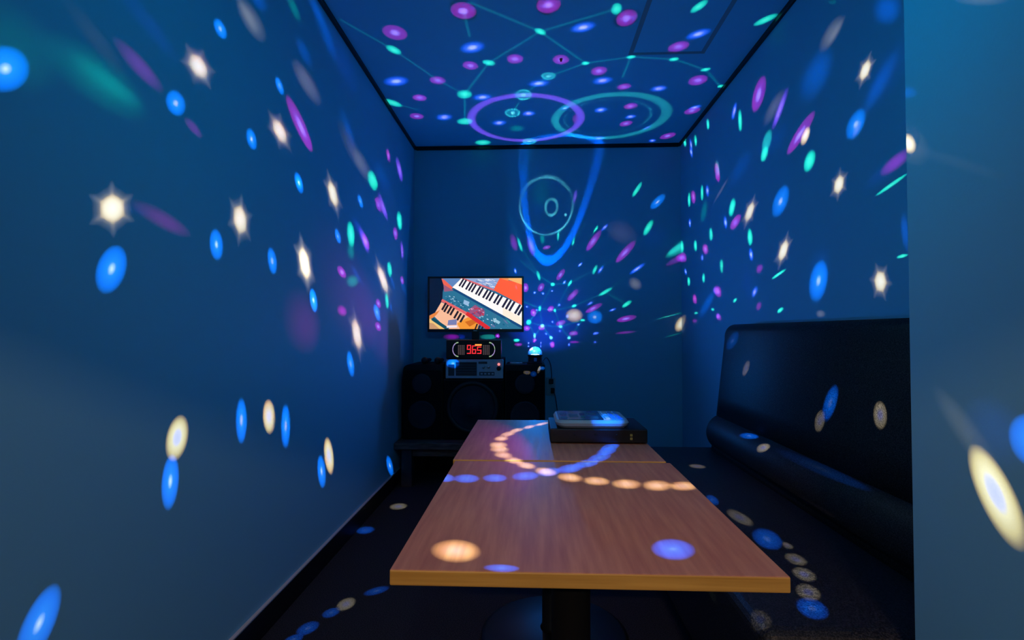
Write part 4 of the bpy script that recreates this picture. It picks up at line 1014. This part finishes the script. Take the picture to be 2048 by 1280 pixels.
def web(name, segs, dist, level, half):
    d = bpy.data.lights.new(name, 'SPOT'); d.spot_blend = 0; d.shadow_soft_size = 0; d.color = (0, .9, .6)
    mean = sum((Vector(s_[3:6]) for s_ in segs), Vector()).normalized()
    ang = max(math.acos(max(-1, min(1, mean.dot(Vector(s_[3:6]))))) + math.acos(min(1, s_[6])) for s_ in segs)
    d.spot_size = min(PI * .98, 2 * ang + .02); d.energy = level * dist * dist * 4 * PI * PI / ALBW[1]
    d.use_nodes = True; nt = d.node_tree; e = [k for k in nt.nodes if k.type == 'EMISSION'][0]
    tot = None
    for s_ in segs:
        a, m = dots_of(nt, (Vector(s_[0:3]), Vector(s_[3:6])))
        on = mnode(nt, 'GREATER_THAN', m, s_[6])
        val = mnode(nt, 'MULTIPLY', mnode(nt, 'MAXIMUM', mnode(nt, 'SUBTRACT', 1., mnode(nt, 'DIVIDE', mnode(nt, 'ABSOLUTE', a), half)), 0.), on)
        tot = val if tot is None else mnode(nt, 'MAXIMUM', tot, val)
    nt.links.new(tot, e.inputs['Strength'])
    o = lamp_obj(name, d, ORIG['A'], disco); o.rotation_euler = (-mean).to_track_quat('Z', 'Y').to_euler()
web('projected_web', WEBS['ceil'], 1.75, .2, .005)
web('projected_web', WEBS['back'], .75, .2, .007)
for ln in RINGS.strip().splitlines():
    q = ln.split(); c = q[0]; n = Vector([float(a) for a in q[1:4]]).normalized(); ang, wd, power = [float(a) for a in q[4:7]]
    d = bpy.data.lights.new('projected_ring', 'SPOT'); d.spot_size = math.radians(2 * (ang + wd) + 2); d.spot_blend = 0; d.shadow_soft_size = 0
    d.color = [a / b_ for a, b_ in zip(COLS[c], ALBW)]; d.energy = power * 4 * PI * PI
    d.use_nodes = True; nt = d.node_tree
    e = [k for k in nt.nodes if k.type == 'EMISSION'][0]
    g = nt.nodes.new('ShaderNodeNewGeometry'); dp = nt.nodes.new('ShaderNodeVectorMath'); dp.operation = 'DOT_PRODUCT'
    dp.inputs[1].default_value = n; nt.links.new(g.outputs['Incoming'], dp.inputs[0])
    ac = nt.nodes.new('ShaderNodeMath'); ac.operation = 'ARCCOSINE'; nt.links.new(dp.outputs['Value'], ac.inputs[0])
    sb = nt.nodes.new('ShaderNodeMath'); sb.operation = 'SUBTRACT'; sb.inputs[1].default_value = math.radians(ang); nt.links.new(ac.outputs[0], sb.inputs[0])
    ab = nt.nodes.new('ShaderNodeMath'); ab.operation = 'ABSOLUTE'; nt.links.new(sb.outputs[0], ab.inputs[0])
    mr = nt.nodes.new('ShaderNodeMapRange'); mr.interpolation_type = 'SMOOTHSTEP'
    mr.inputs['From Min'].default_value = math.radians(wd) * .35; mr.inputs['From Max'].default_value = math.radians(wd)
    mr.inputs['To Min'].default_value = 1; mr.inputs['To Max'].default_value = 0
    nt.links.new(ab.outputs[0], mr.inputs['Value']); nt.links.new(mr.outputs[0], e.inputs['Strength'])
    o = lamp_obj('projected_ring', d, ORIG['A'], disco)
    o.rotation_euler = (-n).to_track_quat('Z', 'Y').to_euler()

for ln in ELLIPSES.strip().splitlines():
    q = ln.split(); c = q[0]; v = [float(a) for a in q[1:]]
    n, u, w = Vector(v[0:3]), Vector(v[3:6]), Vector(v[6:9]); cx, cy, ra, rb, wf, power, ph, amp = v[9:17]
    d = bpy.data.lights.new('projected_globe', 'SPOT'); d.spot_size = 2.4 * math.atan(max(ra, rb) * (1 + wf)) + .02; d.spot_blend = 0; d.shadow_soft_size = 0
    d.color = [a / b_ for a, b_ in zip(COLS[c], ALBW)]; d.energy = power * 4 * PI * PI * 1.4
    d.use_nodes = True; nt = d.node_tree; e = [k for k in nt.nodes if k.type == 'EMISSION'][0]
    g = nt.nodes.new('ShaderNodeNewGeometry'); dots = []
    for ax in (n, u, w):
        dp = nt.nodes.new('ShaderNodeVectorMath'); dp.operation = 'DOT_PRODUCT'; dp.inputs[1].default_value = ax
        nt.links.new(g.outputs['Incoming'], dp.inputs[0]); dots.append(dp.outputs['Value'])
    x = mnode(nt, 'DIVIDE', mnode(nt, 'SUBTRACT', mnode(nt, 'DIVIDE', dots[1], dots[0]), cx), ra)
    y = mnode(nt, 'DIVIDE', mnode(nt, 'SUBTRACT', mnode(nt, 'DIVIDE', dots[2], dots[0]), cy), rb)
    r = mnode(nt, 'SQRT', mnode(nt, 'ADD', mnode(nt, 'MULTIPLY', x, x), mnode(nt, 'MULTIPLY', y, y)))
    mr = nt.nodes.new('ShaderNodeMapRange'); mr.interpolation_type = 'SMOOTHSTEP'
    mr.inputs['From Min'].default_value = wf * .2; mr.inputs['From Max'].default_value = wf; mr.inputs['To Min'].default_value = 1; mr.inputs['To Max'].default_value = 0
    nt.links.new(mnode(nt, 'ABSOLUTE', mnode(nt, 'SUBTRACT', r, 1.)), mr.inputs['Value'])
    th = mnode(nt, 'ARCTAN2', y, x)
    mod = mnode(nt, 'ADD', mnode(nt, 'MULTIPLY', mnode(nt, 'SINE', mnode(nt, 'ADD', mnode(nt, 'MULTIPLY', th, 3.), ph)), amp * .5), 1 - amp * .5)
    nt.links.new(mnode(nt, 'MULTIPLY', mr.outputs[0], mod), e.inputs['Strength'])
    o = lamp_obj('projected_globe', d, ORIG['A'], disco)
    o.rotation_euler = (-(n + u * cx * 0)).to_track_quat('Z', 'Y').to_euler()

def glow(name, loc, col, energy, axis, power, parent, floor_=0., soft=.03):
    """general glow or added fill at a disco lamp, strongest along the given axis"""
    d = bpy.data.lights.new(name, 'POINT'); d.energy = energy; d.color = col; d.shadow_soft_size = soft
    d.use_nodes = True; nt = d.node_tree; e = [k for k in nt.nodes if k.type == 'EMISSION'][0]
    g = nt.nodes.new('ShaderNodeNewGeometry'); dp = nt.nodes.new('ShaderNodeVectorMath'); dp.operation = 'DOT_PRODUCT'
    dp.inputs[1].default_value = Vector(axis).normalized(); nt.links.new(g.outputs['Incoming'], dp.inputs[0])
    mr = nt.nodes.new('ShaderNodeMapRange'); mr.inputs['From Min'].default_value = -.3; mr.inputs['From Max'].default_value = 1; mr.inputs['To Min'].default_value = floor_; mr.inputs['To Max'].default_value = 1
    nt.links.new(dp.outputs['Value'], mr.inputs['Value'])
    pw = nt.nodes.new('ShaderNodeMath'); pw.operation = 'POWER'; pw.inputs[1].default_value = power
    nt.links.new(mr.outputs[0], pw.inputs[0]); nt.links.new(pw.outputs[0], e.inputs['Strength'])
    return lamp_obj(name, d, loc, parent)
glow('lamp_glow_fill', (.018, 3.62, .93), (0., .24, 1.), 34, (0, -.75, .66), 1.6, disco, 0, .02)  # tilted off the dome's axis to spare the back wall
glow('lamp_glow_fill', (.10, .75, 1.672), (0., .57, 1.), 15, (0, .5, .25), 1., disco2, .14, .02)  # ambient glow aimed forward, off the dome's axis, to spare the tabletop
glow('lamp_glow_fill', (.10, .75, 1.67), (1., .6, .34), 5, (0, .15, -1), 3., disco2, 0, .02)  # warm fill added at the second lamp to redden the tabletop

d = bpy.data.lights.new('corridor_light', 'AREA'); d.energy = 42; d.color = (1, .66, .45); d.shape = 'RECTANGLE'; d.size = .5; d.size_y = .03
o = lamp_obj('corridor_light', d, (-.05, -2.45, 2.32), None); o.rotation_euler = (math.radians(58), 0, 0)

W = bpy.data.worlds.new('dark_world'); SC.world = W; W.use_nodes = True
W.node_tree.nodes['Background'].inputs['Color'].default_value = (0, .01, .02, 1)
W.node_tree.nodes['Background'].inputs['Strength'].default_value = .2

# ------------------------------------------------------------------ camera
cd = bpy.data.cameras.new('camera'); co = bpy.data.objects.new('camera', cd); SC.collection.objects.link(co)
cd.sensor_fit = 'HORIZONTAL'; cd.sensor_width = 36; cd.lens = 18; cd.clip_start = .02
yaw = math.atan(41 / 1024); pit = math.atan(24 / 1024 * math.cos(yaw))
F = Vector((-math.sin(yaw) * math.cos(pit), math.cos(yaw) * math.cos(pit), math.sin(pit)))
Rt = Vector((math.cos(yaw), math.sin(yaw), 0)); Up = Rt.cross(F)
co.location = (0, 0, 1.04); co.rotation_euler = Matrix((Rt, Up, -F)).transposed().to_euler()
SC.camera = co
SC.view_settings.view_transform = 'Standard'; SC.view_settings.look = 'None'; SC.view_settings.exposure = 0; SC.view_settings.gamma = 1
SC.view_settings.use_curve_mapping = False
SC.cycles.max_bounces = 5; SC.cycles.diffuse_bounces = 3; SC.cycles.glossy_bounces = 2; SC.cycles.transparent_max_bounces = 6
SC.cycles.sample_clamp_indirect = 3
